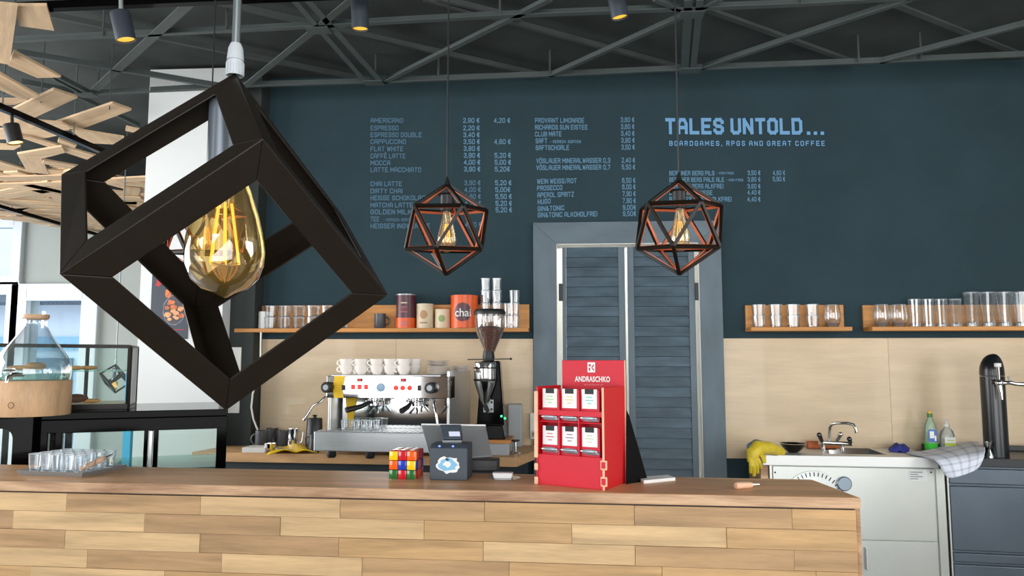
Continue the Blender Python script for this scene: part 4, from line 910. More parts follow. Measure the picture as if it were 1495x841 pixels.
# rubik style cube
S_ = .0935
ca = math.radians(3.8+9); p = onc(567.5, 699.5)
pc_ = Matrix.Translation(p) @ Matrix.Rotation(ca-math.radians(18)-math.radians(0), 4, 'Z')
cubeT = thing('puzzle_cube', 'large colourful twisty puzzle cube on the bar left of the till box', 'puzzle cube', p, ca-math.radians(18))
b = MB(); b.bb(.002, S_-.002, .002, S_-.002, .002, S_-.002); b.build('core', M_blackg, cubeT, world=False)
cm = {k: mat('cube tile '+k, v, .18, coat=.5) for k, v in {'y': (250, 205, 10), 'r': (205, 22, 40), 'o': (246, 98, 12), 'b': (24, 62, 190), 'g': (30, 110, 44), 'w': (235, 235, 235)}.items()}
cs = S_/3
def tile(i, j, face, k):
    b = MB(); g = cs/2-.0008; hgt = .004; ins_ = .006
    ring0 = [(-g, -g), (g, -g), (g, g), (-g, g)]; ring1 = [(-g+ins_, -g+ins_), (g-ins_, -g+ins_), (g-ins_, g-ins_), (-g+ins_, g-ins_)]
    cx_, cz_ = (i+.5)*cs, (2-j+.5)*cs
    def T(u_, v_, h_):
        if face == 'f': return (cx_+u_, -h_+.0015, cz_+v_)
        if face == 's': return (S_+h_-.0015, cx_+u_, cz_+v_)
        return (cx_+u_, cz_+v_, S_+h_-.0015)
    vs = [T(a, c, 0) for a, c in ring0]+[T(a, c, hgt*.6) for a, c in [(x*.97, y*.97) for x, y in ring0]]+[T(a, c, hgt) for a, c in ring1]
    fs2 = [(a, (a+1) % 4, 4+(a+1) % 4, 4+a) for a in range(4)]+[(4+a, 4+(a+1) % 4, 8+(a+1) % 4, 8+a) for a in range(4)]+[(8, 9, 10, 11)]
    b.add(vs, fs2); b.build('tile', cm[k], cubeT, smooth=True, world=False)
for j, row in enumerate(('yro', 'oby', 'grg')):
    for i, k in enumerate(row): tile(i, j, 'f', k)
for j, row in enumerate(('orr', 'bob', 'ror')):
    for i, k in enumerate(row): tile(i, j, 's', k)
for j, row in enumerate(('rwr', 'yor', 'rro')):
    for i, k in enumerate(row): tile(i, j, 't', k)
# receipt printer
p = onc(627, 701); pa_ = math.radians(3.8-6)
prt = thing('till_printer', 'slate grey till printer box with pale blue sticker', 'printer', p, pa_)
PW, PH = .128, (701-651)*2.5/F
b = MB(); b.prism([(0, 0, 0), (0, .105, 0), (0, .105, PH+.004), (0, .018, PH+.004), (0, 0, PH-.008)][::-1], (PW, 0, 0)); b.build('housing', M_dark, prt, bevel=.003, world=False)
for x in (.032, .078): b = MB(); b.box((x, .006, PH-.0015), (.006, .004, .004)); b.build('status_light', M_led, prt, world=False)
rs = random.Random(3); sx_, sz_ = PW*.5, PH*.45
def blob(r, n, jag, sd):
    q = random.Random(sd); return [((r*(1+(q.random()-.5)*jag))*math.cos(2*math.pi*k/n)*1.15, (r*(1+(q.random()-.5)*jag))*math.sin(2*math.pi*k/n)*.8) for k in range(n)]
st = MB(); st.prism([(sx_+a, -.0008, sz_+c) for a, c in blob(.034, 22, .35, 4)], (0, .0006, 0)); st = st.build('sticker', M_lbl, prt, world=False)
b = MB(); b.prism([(sx_+a-.002, -.0016, sz_+c) for a, c in blob(.026, 18, .45, 6)], (0, .0006, 0)); b.build('blue_print', mat('light blue print', (130, 190, 225), .5), st, world=False)
b = MB(); b.prism([(sx_+a-.004, -.0024, sz_+c+.003) for a, c in blob(.012, 12, .6, 9)], (0, .0006, 0)); b.build('white_print', M_lbl, st, world=False)
b = MB(); b.prism([(sx_+a-.004, -.0028, sz_+c+.018) for a, c in blob(.005, 8, .6, 2)], (0, .0006, 0)); b.build('dark_print', M_blackp, st, world=False)
# card reader head on a neck above/behind the printer
p = onc(648, 694)
d_ = 2.62; crd = thing('card_reader', 'dark card reader with small lit screen clipped before the tablet', 'card reader', at(D(660, 690, d_), ZC), math.radians(0))
P = lambda x, y, d: D(x, y, d)
b = MB(); b.hexa([P(646, 641, 2.60), P(674, 641, 2.60), P(676, 642, 2.66), P(648, 642, 2.66), P(642, 621, 2.63), P(673, 620, 2.63), P(673, 620, 2.68), P(642, 620, 2.68)]); hdd = b.build('reader_head', M_dark, crd, bevel=.003)
b = MB(); b.hexa([P(656, 637, 2.597), P(672, 637, 2.597), P(672, 637, 2.61), P(656, 637, 2.61), P(655, 630, 2.608), P(671, 630, 2.608), P(671, 630, 2.62), P(655, 630, 2.62)]); b.build('screen', mat('reader screen', (200, 205, 225), .3, emit=.3), hdd)
b = MB(); b.hexa([P(647, 690, 2.64), P(674, 690, 2.64), P(674, 688, 2.70), P(647, 688, 2.70), P(647, 640, 2.62), P(675, 640, 2.62), P(675, 640, 2.67), P(647, 640, 2.67)]); b.build('neck', M_dark, crd, bevel=.002)
b = MB(); b.hexa([P(646, 646, 2.60), P(674, 646, 2.60), P(674, 646, 2.62), P(646, 646, 2.62), P(646, 643, 2.60), P(674, 643, 2.60), P(674, 643, 2.62), P(646, 643, 2.62)]); b.build('pale_band', M_silver, crd)
# tablet
tb = thing('tablet', 'silver backed tablet leaning behind the till printer', 'tablet', at(D(670, 690, 2.76), ZC))
b = MB(); ta, tb2, tc_, td = P(629, 672, 2.70), P(718, 666, 2.70), P(709, 621.5, 2.80), P(615, 620, 2.80)
nn = (tb2-ta).cross(td-ta).normalized()*.008
if nn.y < 0: nn = -nn
b.hexa([ta, tb2, tb2+nn, ta+nn, td, tc_, tc_+nn, td+nn]); b.build('tablet_back', M_silver, tb, bevel=.002)
b = MB(); b.hexa([td+Vector((0, -.001, -.001)), tc_+Vector((0, -.001, -.001)), tc_+nn, td+nn, td+Vector((0, -.001, .004)), tc_+Vector((0, -.001, .004)), tc_+nn+Vector((0, 0, .004)), td+nn+Vector((0, 0, .004))]); b.build('top_edge', M_lbl, tb)
b = MB(); q0, q1 = D(676, 684, 2.72), D(727, 684, 2.72); b.hexa([at(q0, ZC), at(q1, ZC), at(q1, ZC)+Vector((0, .08, 0)), at(q0, ZC)+Vector((0, .08, 0)), at(q0, ZC+.045), at(q1, ZC+.040), at(q1, ZC+.040)+Vector((0, .08, 0)), at(q0, ZC+.045)+Vector((0, .08, 0))]); b.build('dock', M_blackp, tb, bevel=.004)
# card holder
p = onc(734, 700.5); t = thing('card_holder', 'small white card block on a clear acrylic foot beside the till printer', 'card holder', p, math.radians(0))
b = MB(); b.hexa([p+Vector(v) for v in ((-.030, 0, .003), (.030, 0, .003), (.030, .05, .003), (-.030, .05, .003), (-.037, .004, .022), (.034, .004, .022), (.034, .05, .020), (-.037, .05, .020))]); b.build('card_stack', M_lbl, t, bevel=.004)
b = MB(); b.lathe([(.001, 0), (.052, 0), (.055, .003), (.001, .003)], p+Vector((.004, .03, 0)), 28); b.build('clear_foot', M_glassb, t, smooth=True)
# ------------------------------------------------------------------ red display stand
SA = math.radians(3.8-30)
sp0 = onc(884, 716)
SW, SD = .24, .17
st_ = thing('display_stand', 'red board display stand with six coffee pouches and shop lettering', 'display stand', sp0, SA)
def sb(name, x0, x1, y0, y1, z0, z1, m, par=None, bev=.0015):
    b = MB(); b.bb(x0-SW, x1-SW, y0, y1, z0, z1); return b.build(name, m, par or st_, bevel=bev, world=False)
HB, HF = .315, .40
sb('front_panel', .006, SW-.006, -.002, .003, 0, .098, M_red)
sb('side_panel', SW-.006, SW, -.004, SD, 0, HB, M_redd)
sb('side_panel', 0, .006, -.004, SD, 0, HB, M_redd)
sb('ply_edge', SW-.0065, SW+.0005, -.008, -.004, .0, HB, M_ply); 
for z0, z1 in ((.0, .025), (.045, .068), (.085, .30)): sb('ply_tab', -.006, .008, -.009, -.003, z0, z1, M_ply, bev=.003)
for z0 in (.012, .062):
    sb('ply_tab', SW-.012, SW+.010, -.012, -.005, z0, z0+.030, M_ply, bev=.003); sb('tab_inset', SW-.008, SW+.006, -.0135, -.004, z0+.005, z0+.025, M_red, bev=.001)
bk = sb('back_board', .012, SW+.002, SD-.006, SD, 0, HF, M_red)
sb('board_edge', SW+.002, SW+.005, SD-.006, SD, 0, HF, M_ply)
sb('inner_board', .006, SW-.006, .055, .06, .098, HB-.01, M_red)
sb('middle_rail', .004, SW-.004, -.003, .004, .222, .240, M_red)
for x in (.010+(SW-.030)/3, .010+2*(SW-.030)/3): sb('divider', x-.002, x+.002, .0, .055, .098, HB-.02, M_red)
sb('shelf_floor', .006, SW-.006, .004, .055, .200, .204, M_red)
# pouches
pid = 0
for r_, (z0, zl0, zl1) in enumerate(((.222, .247, .308), (.10, .128, .188))):
    for c_ in range(3):
        cxm = .010+(SW-.030)*(c_+.5)/3; 
        lab = ('top', 'bottom')[r_]+' row coffee pouch, '+('left', 'middle', 'right')[c_]+' slot of the red display stand'
        M4 = Matrix.Translation(sp0) @ Matrix.Rotation(SA, 4, 'Z')
        t = thing('coffee_pouch', lab, 'coffee pouch', M4 @ Vector((cxm-SW, .014, z0-.018 if r_ == 0 else z0-.1)), SA, 'coffee pouches in the red stand')
        zz = 0; base = z0-.018 if r_ == 0 else 0.0
        b = MB(); b.bb(-.033, .033, -.004, .012, .0, zl1-base); b.build('pouch_body', M_red, t, bevel=.004, world=False)
        if r_ == 1: t.location = M4 @ Vector((cxm-SW, .014, 0))
        lb = MB(); lb.bb(-.026, .026, -.0065, -.004, zl0-base, zl1-base); lb = lb.build('label', M_lbl, t, world=False)
        b = MB(); b.bb(-.015, .015, -.0078, -.006, zl1-base-.015, zl1-base+.001); tg = b.build('black_tag', M_blackp, lb, world=False)
        cl = [(160, 210, 90), (235, 190, 60), (70, 200, 190), (200, 60, 70), (120, 90, 100), (190, 200, 150)][pid]; pid += 1
        b = MB()
        for k in range(3): ww = (.010, .014, .007)[k]; b.bb(-ww, ww, -.0072, -.006, zl1-base-.026-.010*k, zl1-base-.0235-.010*k)
        b.build('print', mat('pouch print %d' % pid, cl, .6), lb, world=False)
        # silver folded pouch below the window
        b = MB(); zb = (.200, .097)[r_]-base
        for k in range(3):
            b.ball((-.0+.003*k, -.014+.004*k, zb+.010-.004*k+.008), .030, 0, 8, (1.03, .18, .20-.03*k))
        b.build('foil_fold', M_foil, t, smooth=True, world=False)
ux_ = Vector((math.cos(SA), math.sin(SA), 0))
M4 = Matrix.Translation(sp0) @ Matrix.Rotation(SA, 4, 'Z')
def onboard(x, z): return M4 @ Vector((x-SW, SD-.0065, z))
text_obj('ANDRASCHKO', M_lbl, 'lettering', onboard(.062, HF-.063), ux_, UZ, .130, .018, st_, .03, 1.05, .001)
sign('KAFFEEMANUFAKTUR', mat('pink print', (240, 150, 150), .6), 'lettering', onboard(.097, HF-.083), ux_, UZ, .070, .005, st_, .9, 1.2, .001)
lx, lz = .124, HF-.024
b = MB(); sq = [onboard(lx-.014, lz-.017), onboard(lx+.014, lz-.017), onboard(lx+.014, lz+.017), onboard(lx-.014, lz+.017)]; b.prism(sq, M4.to_3x3() @ Vector((0, -.001, 0))); em_ = b.build('emblem', M_lbl, st_)
for q in ([(-.009, -.012), (-.004, -.012), (-.004, -.001), (-.009, -.001)], [(-.009, .003), (-.002, .003), (-.002, .011), (-.009, .011)], [(.0, -.001), (.008, .011), (.010, .006), (.004, -.001)], [(.0, -.002), (.010, -.013), (.010, -.007), (.005, -.002)]):
    b = MB(); b.prism([M4 @ Vector((lx+a-SW, SD-.0078, lz+c)) for a, c in q], M4.to_3x3() @ Vector((0, -.0006, 0))); b.build('emblem_mark', M_red, em_)
# black easel card and notebook behind
b = MB(); b.prism([onc(914, 707), onc(946, 702), at(onc(921, 704), ZC+.21), at(onc(916, 705), ZC+.24)], (0, .006, 0))
tag(b.build('easel_card', mat('black card', (10, 10, 11), .7, spec=.1), None, onc(930, 704)), 'black triangular easel prop right of the red display stand', 'easel')
t = thing('notebook', 'white paged notebook lying beside the black easel', 'notebook', onc(960, 703))
qa, qb, qc, qd = onc(940, 706), onc(986, 701.5), onc(975, 697.5), onc(930, 701)
b = MB(); b.prism([qa, qb, qc, qd], (0, 0, .008)); b.build('pages', M_lbl, t); b = MB(); b.prism([v+Vector((0, 0, .008)) for v in (qa, qb, qc, qd)], (0, 0, .002)); b.build('cover', M_blackp if False else M_lbl, t)
# cork pourer
p, q = onc(1074, 714.5)+Vector((0, 0, .011)), onc(1098, 713)+Vector((0, 0, .011)); e = onc(1109, 712)+Vector((0, 0, .010))
t = thing('bottle_pourer', 'wooden handled metal pick lying near the counter end', 'tool', p)
b = MB(); b.tube([p, p.lerp(q, .1), p.lerp(q, .8), q], [.009, .011, .010, .008], 14); b.build('handle', M_ply, t, smooth=True)
b = MB(); b.tube([q, q.lerp(e, .5), e], [.004, .003, .0015], 8); b.build('metal_tip', M_chrome, t, smooth=True)
# ------------------------------------------------------------------ tray of shot glasses
t = thing('tray', 'grey plastic tray crowded with shot glasses on the bar', 'tray', onc(100, 692))
tq = [onc(22, 694), onc(120, 697.5), onc(186, 685), onc(92, 682.5)]
tcn = sum(tq, Vector())/4
b = MB(); b.prism([tcn+(v-tcn)*.93 for v in tq], (0, 0, .006)); b.build('tray_floor', M_silver, t, bevel=.002)
b = MB()
for i in range(4):
    a, c = tq[i], tq[(i+1) % 4]; a2, c2 = tcn+(a-tcn)*.93, tcn+(c-tcn)*.93; up1 = Vector((0, 0, .016))
    b.add([a2, c2, c+up1, a+up1, a2+Vector((0, 0, .004)), c2+Vector((0, 0, .004)), c*.985+tcn*.015+up1+Vector((0, 0, .001)), a*.985+tcn*.015+up1+Vector((0, 0, .001))], [(0, 1, 2, 3), (5, 4, 7, 6), (3, 2, 6, 7)])
b.build('tray_rim', M_silver, t)
g5 = None; gi = 0
e1_, e2_ = tq[1]-tq[0], tq[3]-tq[0]
n1, n2 = max(3, int((e1_.length*.88)/.046)), max(2, int((e2_.length*.92)/.046))
print('TRAY', e1_.length, e2_.length, n1, n2)
for i in range(n1):
    for j in range(n2):
        loc = tq[0]+e1_*(.07+.86*(i+.5)/n1)+e2_*(.06+.88*(j+.5)/n2); loc.z = ZC+.0065
        slab = 'shot glass on the tray, %s column from left, %s row from front' % (ordn[i], ordn[j])
        if g5 is None:
            g5 = tumbler('shot_glass', .0155, .0200, .066, label=slab, loc=loc); g5['group'] = 'shot glasses on the grey tray'
        else: dup(g5, loc, rs.uniform(0, .5), slab, 'shot glasses on the grey tray')
p, q = onc(117, 694)+Vector((0, 0, .02)), onc(152, 689)+Vector((0, 0, .05)); 
t = thing('wooden_scoop', 'wooden handled pick lying across the shot glass tray', 'tool', p)
b = MB(); b.tube([p, p.lerp(q, .2), p.lerp(q, .8), q], [.006, .010, .010, .007], 12); b.build('handle', M_ply, t, smooth=True)
b = MB(); b.tube([q, q+(q-p)*.35], [.003, .002], 8); b.build('metal_tip', M_chrome, t, smooth=True)
# ------------------------------------------------------------------ refrigerated case behind the counter
ZK = 1.235
ka, kb = Z(58, 603, ZK), Z(333, 597, ZK); ku = (kb-ka).normalized(); kn = Vector((-ku.y, ku.x, 0)); KL = (kb-ka).length
KA = math.atan2(ku.y, ku.x)
# local frame: x along front, y back
kc = thing('display_fridge', 'black framed glass display fridge behind the bar', 'display fridge', at(ka, 0), KA)
def kbx(name, x0, x1, y0, y1, z0, z1, m, bev=.003):
    b = MB(); b.bb(x0, x1, y0, y1, z0, z1); return b.build(name, m, kc, bevel=bev, world=False)
kxs = lambda px: ((lambda r: (CAM + r*((at(ka, 0)-CAM).dot(kn)/r.dot(kn)) - ka).dot(ku))(ray(px, 640)))
DP = .62
kbx('top_slab', -.0, KL, 0, DP, ZK-.03, ZK, M_blackg)
kbx('top_rail', 0, KL, .0, .05, ZK-.085, ZK-.03, M_blackg)
kbx('base_box', 0, KL, .0, DP, 0, .72, M_blackg)
kbx('back_rail', 0, KL, DP-.04, DP, ZK-.08, ZK-.03, M_blackg)
for x0, x1 in ((57, 70), (80, 91), (210, 216), (224, 231), (316, 331)): kbx('upright', kxs(x0), kxs(x1), 0, .045, .72, ZK-.08, M_blackg)
kbx('chrome_upright', kxs(218), kxs(223), -.002, .02, .72, ZK-.085, M_steel)
for x in (0, KL-.03): kbx('upright', x, x+.03, DP-.03, DP, .72, ZK-.08, M_blackg)
kbx('front_glass', kxs(91), kxs(210), .012, .018, .72, ZK-.085, M_caseg, 0); kbx('front_glass', kxs(231), kxs(316), .012, .018, .72, ZK-.085, M_caseg, 0)
kbx('rear_glass', .03, KL-.03, DP-.02, DP-.014, .72, ZK-.08, M_caseg, 0)
kbx('glass_shelf', .02, KL-.02, .06, DP-.06, .97, .978, M_green, 0)
kbx('inner_floor', .01, KL-.01, .04, DP-.04, .72, .735, M_wpl, 0)
# rounded side unit to the left
sf = thing('glass_door_cooler', 'black glass door cooler with rounded corner at left edge', 'cooler', at(D(14, 640, 2.98), 0), math.radians(-4))
o0 = D(57, 600, 3.04); loc0 = Vector(sf.location)
def sfp(x): return x-loc0.x
Rm = Matrix.Rotation(math.radians(4), 3, 'Z')
xr = Z(57, 604, ZK).x-.008; yr = Z(57, 604, ZK).y+.0
sf.location = (xr, yr-.02, 0); sf.rotation_euler = (0, 0, math.radians(8))
def sbx(name, x0, x1, y0, y1, z0, z1, m, bev=.003):
    b = MB(); b.bb(x0, x1, y0, y1, z0, z1); return b.build(name, m, sf, bevel=bev, world=False)
wl = .62
b = MB(); b.bb(-.075, 0, -.0, .2, .0, ZK-.002); b.bb(-wl, -.075, 0, .05, ZK-.058, ZK-.002); b.bb(-wl, -.075, 0, .2, 0, .96); b.bb(-wl, -.075, 0, .2, ZK-.02, ZK-.002); 
arc = [(-.075, 0, ZK-.058), (-.075, 0, ZK-.10)]+[(-.075-.04+.04*math.cos(a), 0, ZK-.10+.042*math.sin(a)) for a in [i*math.pi/10 for i in range(6)]]; b.prism(arc, (0, .05, 0))
b.build('cabinet_frame', M_blackg, sf, world=False)
sbx('door_glass', -wl, -.075, .02, .026, .96, ZK-.058, M_caseg, 0)
sbx('cooler_sill', -wl, -.06, -.012, .05, .955, .965, M_bench, .002)
# upper glass vitrine
def q3(x, y, d): return D(x, y, d)
vb = thing('pastry_vitrine', 'low glass pastry vitrine with thin black frame on the fridge', 'vitrine', at(D(120, 600, 3.4), ZK))
dlx, drx = 2.95, 3.42
tl, tr_, brr, bl_ = q3(-60, 483, 2.75), q3(185, 506, drx), at(Z(186, 597, ZK), ZK), at(Z(-60, 602, ZK), ZK)
tl = at(bl_, CAM.z+.065)+Vector((0, -.0, 0)); tr_ = at(brr, CAM.z+20*3.4/F)
back = Vector((-(brr-bl_).y, (brr-bl_).x, 0)).normalized()*.30
def fr(a, c, w_=.010): b = MB(); b.bar(a, c, w_, w_); return b.build('frame_bar', M_black, vb)
fr(tl, tr_, .014); fr(tl+back, tr_+back); fr(tr_, brr, .014); fr(tr_+back, brr+back); fr(bl_+Vector((0, 0, .012)), brr+Vector((0, 0, .012)), .022); fr(bl_+back+Vector((0, 0, .012)), brr+back+Vector((0, 0, .012)), .02); fr(tr_, tr_+back); fr(brr+Vector((0, 0, .01)), brr+back+Vector((0, 0, .01)))
mid = bl_.lerp(brr, .66); midt = tl.lerp(tr_, .66); fr(mid+back, midt+back, .012)
def pane(a, c, d, e, name='glass_pane', m=M_caseg):
    b = MB(); n_ = (c-a).cross(e-a).normalized()*.004; b.prism([a, c, d, e], n_); return b.build(name, m, vb)
pane(bl_, brr, tr_, tl); pane(brr, brr+back, tr_+back, tr_); pane(bl_+back, brr+back, tr_+back, tl+back); pane(tl, tr_, tr_+back, tl+back)
zs_ = ZK+.165; s1, s2 = at(bl_, zs_)+back*.1, at(brr, zs_)+back*.1
b = MB(); b.prism([s1, s2, s2+back*.8, s1+back*.8], (0, 0, .006)); b.build('glass_shelf', M_green, vb)
b = MB(); b.prism([at(bl_, ZK+.01)+back*.1, at(brr, ZK+.01)+back*.1-Vector((.03, 0, 0)), at(brr, ZK+.01)+back*.9-Vector((.03, 0, 0)), at(bl_, ZK+.01)+back*.9], (0, 0, .012)); b.build('pastry_board', M_cream, vb)
def pastry(label, px, z, k, m, ln, rz, grp, hgt=.018):
    l_ = bl_.lerp(brr, 0); r = ray(px, 560); 
    # place on the middle depth line of the vitrine
    a0, a1 = bl_+back*.45, brr+back*.45; nn_ = Vector((-(a1-a0).y, (a1-a0).x, 0)); t_ = (a0-CAM).dot(nn_)/r.dot(nn_); c = CAM+r*t_; c.z = z
    t = thing('pastry', label, 'pastry', c, rz, grp); b = MB(); b.ball((0, 0, hgt), hgt, 0, 8, (ln/hgt/1.0, 1.6, 1)); b.build('crust', m, t, smooth=True, world=False)
    b = MB()
    for q in range(4): b.ball((-ln*.6+ln*.4*q, -.004, hgt*1.55), hgt*.35, 0, 5, (1, 1.6, .7))
    b.build('topping', M_bun if m == M_bunb else M_bunb if k % 2 else M_bun, t, smooth=True, world=False)
G1, G2 = 'pastries on the vitrine glass shelf', 'pastries on the vitrine board'
zsh = zs_+.006
pastry('flat golden pastry on the glass shelf behind the dispenser neck', 28, zsh, 0, M_bun, .06, .1, G1, .011)
pastry('raised golden bun on the glass shelf behind the dispenser glass', 50, zsh, 0, M_bun, .045, .3, G1, .018)
pastry('long golden pastry on the glass shelf just right of the dispenser', 108, zsh, 0, M_bun, .05, 0, G1, .010)
pastry('golden pastry at the right end of the glass shelf', 128, zsh, 0, M_bun, .04, .2, G1, .010)
pastry('orange pastry on the board right beside the wooden dispenser base', 100, ZK+.022, 0, mat('orange pastry', (226, 120, 50), .6, noise=.2, nscale=30), .035, 0, G2, .012)
pastry('dark chocolate pastry lying tilted on the board', 112, ZK+.024, 1, M_bunb, .05, .5, G2, .020)
pastry('flat brown and golden pastry at the right of the board', 134, ZK+.022, 1, M_bun, .045, .1, G2, .010)
# drinks dispenser
dd = D(44, 600, 2.98); dz_ = ZK; kd = 2.98/F
dc = at(dd, dz_)
ds = thing('drinks_dispenser', 'glass bottle drinks dispenser with tap on a round wooden base', 'drinks dispenser', dc)
gz2 = lambda y: CAM.z-(y-526)*kd
rb = 52*kd
hb = gz2(555)
b = MB(); b.lathe([(.001, dz_), (rb*.98, dz_), (rb, dz_+.004), (rb, hb-.003), (rb*.985, hb), (.001, hb)], at(dc, 0), 48); b.build('wooden_base', M_disp, ds, smooth=True)
b = MB(); b.lathe([(rb*.93, hb), (rb*.97, gz2(546)), (rb*.96, gz2(536)), (rb*.85, gz2(520)), (rb*.62, gz2(503)), (rb*.42, gz2(488)), (rb*.31, gz2(476)), (rb*.29, gz2(468)), (rb*.32, gz2(464))], at(dc, 0), 40); b.build('glass_bottle', M_glass, ds, smooth=True)
b = MB(); b.lathe([(.001, hb), (rb*.90, hb), (rb*.93, gz2(545)), (rb*.001, gz2(545))], at(dc, 0), 32); b.build('glass_bottom', M_green, ds, smooth=True)
b = MB(); b.lathe([(.001, gz2(466)), (rb*.30, gz2(466)), (rb*.34, gz2(464)), (rb*.34, gz2(459)), (rb*.001, gz2(459))], at(dc, 0), 28); b.build('wooden_lid', M_disp, ds, smooth=True)
tp = D(17, 547, 2.84); b = MB(); b.tube([tp+Vector((.01, .05, 0)), tp, tp+Vector((0, -.02, -.01)), tp+Vector((0, -.022, -.03))], [.008, .009, .007, .006], 10); b.tube([tp+Vector((-.022, -.01, .016)), tp+Vector((.022, -.01, .016))], .004, 8); b.tube([tp, tp+Vector((0, -.01, .018))], .004, 6); b.build('tap', M_chrome, ds, smooth=True)
b = MB(); b.lathe([(.010, .0), (.012, .0), (.012, .001), (.010, .001)], D(16, 592, 2.835), 16, 0, Matrix.Rotation(math.pi/2, 3, 'X')); b.build('branded_ring', M_bunb, ds)
# ------------------------------------------------------------------ poster on the pillar
PY = 4.55
a, c = Y(223, 402, PY), Y(274, 495, PY); ps = thing('food_poster', 'dark poster of fried food in a glass jug on the white pillar', 'poster', ((a.x+c.x)/2, PY, c.z))
b = MB(); b.bb(a.x, c.x, PY-.006, PY-.001, c.z, a.z); sh = b.build('sheet', mat('dark poster paper', (44, 52, 68), .4), ps)
cx_, cz_ = (a.x+c.x)/2, (a.z+c.z)/2
def pblob(name, x, z, r, sx2, sz2, m, dep, sd, jag=.3, n=18):
    q = random.Random(sd); b = MB(); b.prism([(x+r*(1+(q.random()-.5)*jag)*math.cos(2*math.pi*k/n)*sx2, PY-dep, z+r*(1+(q.random()-.5)*jag)*math.sin(2*math.pi*k/n)*sz2) for k in range(n)], (0, .0008, 0)); b.build(name, m, sh)
pblob('jug_outline', cx_+.03, cz_-.02, .082, .9, 1.15, mat('poster grey glass', (120, 132, 146), .4), .0072, 1, .06, 26)
pblob('jug_inside', cx_+.03, cz_-.02, .076, .9, 1.15, mat('poster inner', (62, 58, 66), .4), .0082, 2, .06, 26)
mo = mat('poster orange food', (206, 112, 62), .5, noise=.4, nscale=60); mo2 = mat('poster tan food', (232, 160, 110), .5, noise=.4, nscale=60)
rs = random.Random(8)
for k in range(14): pblob('food_print', cx_+.03+rs.uniform(-.05, .05), cz_-.02+rs.uniform(-.06, .06), rs.uniform(.012, .024), 1, .7, (mo, mo2)[k % 2], .0092+.0002*k, k)
pblob('steam_print', cx_-.01, cz_+.085, .022, 1.0, 1.3, mo, .0092, 33)
pblob('red_print', a.x+.045, a.z-.05, .02, .8, 1.2, mat('poster red', (190, 30, 34), .5), .0085, 34, .8)
b = MB(); b.bb(cx_-.04, cx_+.10, PY-.0075, PY-.007, c.z+.055, c.z+.060); b.build('red_line', MATS['poster red'], sh)
# ------------------------------------------------------------------ sink unit on the right
ya = Z(1113, 664, .92); yb = Z(1370, 668, .92)
su = (yb-ya).normalized(); sang = math.atan2(su.y, su.x); SL = (yb-ya).length
sk = thing('sink_unit', 'stainless steel sink cabinet with round vent behind the bar end', 'sink unit', at(ya, 0), sang)
sdep = WY-.03-ya.y+.02
def skb(name, x0, x1, y0, y1, z0, z1, m, bev=.003, par=None):
    b = MB(); b.bb(x0, x1, y0, y1, z0, z1); return b.build(name, m, par or sk, bevel=bev, world=False)
sinv = Matrix.Rotation(-sang, 3, 'Z')
def skx(px, py=700): # local x on the front plane
    r = ray(px, py); n_ = Vector((-su.y, su.x, 0)); t_ = (at(ya, 0)-CAM).dot(n_)/r.dot(n_); q = CAM+r*t_-at(ya, 0); return q.dot(su), q.z
SB0, SB1 = .20, .70
back_y = .50
# top as four strips round the basin
bx0, bx1, by0, by1 = skx(1222)[0], skx(1306)[0], .10, .40
tp_ = MB()
tp_.bb(0, SL, 0, by0, .862, .92); tp_.bb(0, bx0, by0, back_y, .90, .92); tp_.bb(bx1, SL, by0, back_y, .90, .92); tp_.bb(bx0, bx1, by1, back_y, .90, .92)
top_o = tp_.build('sink_top', mat('satin steel top', (222, 224, 222), .45, .55), sk, bevel=.003, world=False)
b = MB(); b.add([(bx0, by0, .92), (bx1, by0, .92), (bx1, by1, .92), (bx0, by1, .92), (bx0+.03, by0+.03, .76), (bx1-.03, by0+.03, .76), (bx1-.03, by1-.03, .76), (bx0+.03, by1-.03, .76)], [(0, 1, 5, 4), (1, 2, 6, 5), (2, 3, 7, 6), (3, 0, 4, 7), (4, 5, 6, 7)]); b.build('basin', M_mirror, sk, world=False)
skb('backsplash', -.03, skx(1360)[0], back_y-.015, back_y, .92, .975, M_steel)
x0, z0 = skx(1124, 682); x1, _ = skx(1370, 682)
skb('steel_post', skx(1367)[0], skx(1380)[0], .004, .05, 0, .862, M_steeld)
body = skb('cabinet_body', x0, x1, .02, back_y, 0, .862, M_steeld)
zd = skx(1250, 788.5)[1]
d1 = skb('upper_door', skx(1129)[0], skx(1365)[0], .006, .02, zd+.002, .858, M_steeld, .002)
d2 = skb('lower_door', skx(1129)[0], skx(1365)[0], .006, .02, .10, zd-.002, M_steeld, .002)
vx, vz = skx(1190, 734)
vt = MB(); vt.lathe([(.175, .0), (.175, .006), (.17, .008), (.001, .008)], (vx, .006, vz), 40, 0, Matrix.Rotation(math.pi/2, 3, 'X')); vt = vt.build('round_vent', mat('pale vent disc', (214, 218, 216), .4, .3), d1, smooth=True, world=False)
b = MB()
for k in range(44):
    a = 2*math.pi*k/44; b.box((vx+.155*math.cos(a), -.003, vz+.155*math.sin(a)), (.022, .004, .0045), M=Matrix.Rotation(-a, 3, 'Y'))
tag(b.build('vent_slots', M_blackp, vt, world=False), kind='stuff')
kx, kz_ = skx(1232, 706); b = MB(); b.lathe([(.040, 0), (.040, .018), (.034, .024), (.001, .024)], (kx, .006, kz_), 28, 0, Matrix.Rotation(math.pi/2, 3, 'X')); kn_ = b.build('door_knob', mat('grey dial', (150, 165, 178), .3, .6), d1, smooth=True, world=False)
lx0, lz0 = skx(1328, 702); lx1, lz1 = skx(1354, 686.5)
lbo = skb('label_sticker', lx0, lx1, .003, .006, lz0, lz1, M_lbl, 0, d1)
b = MB()
for k in range(4): b.bb(lx0+.005, lx0+(.045 if k % 2 else .07), .001, .003, lz1-.010-.012*k, lz1-.014-.012*k)
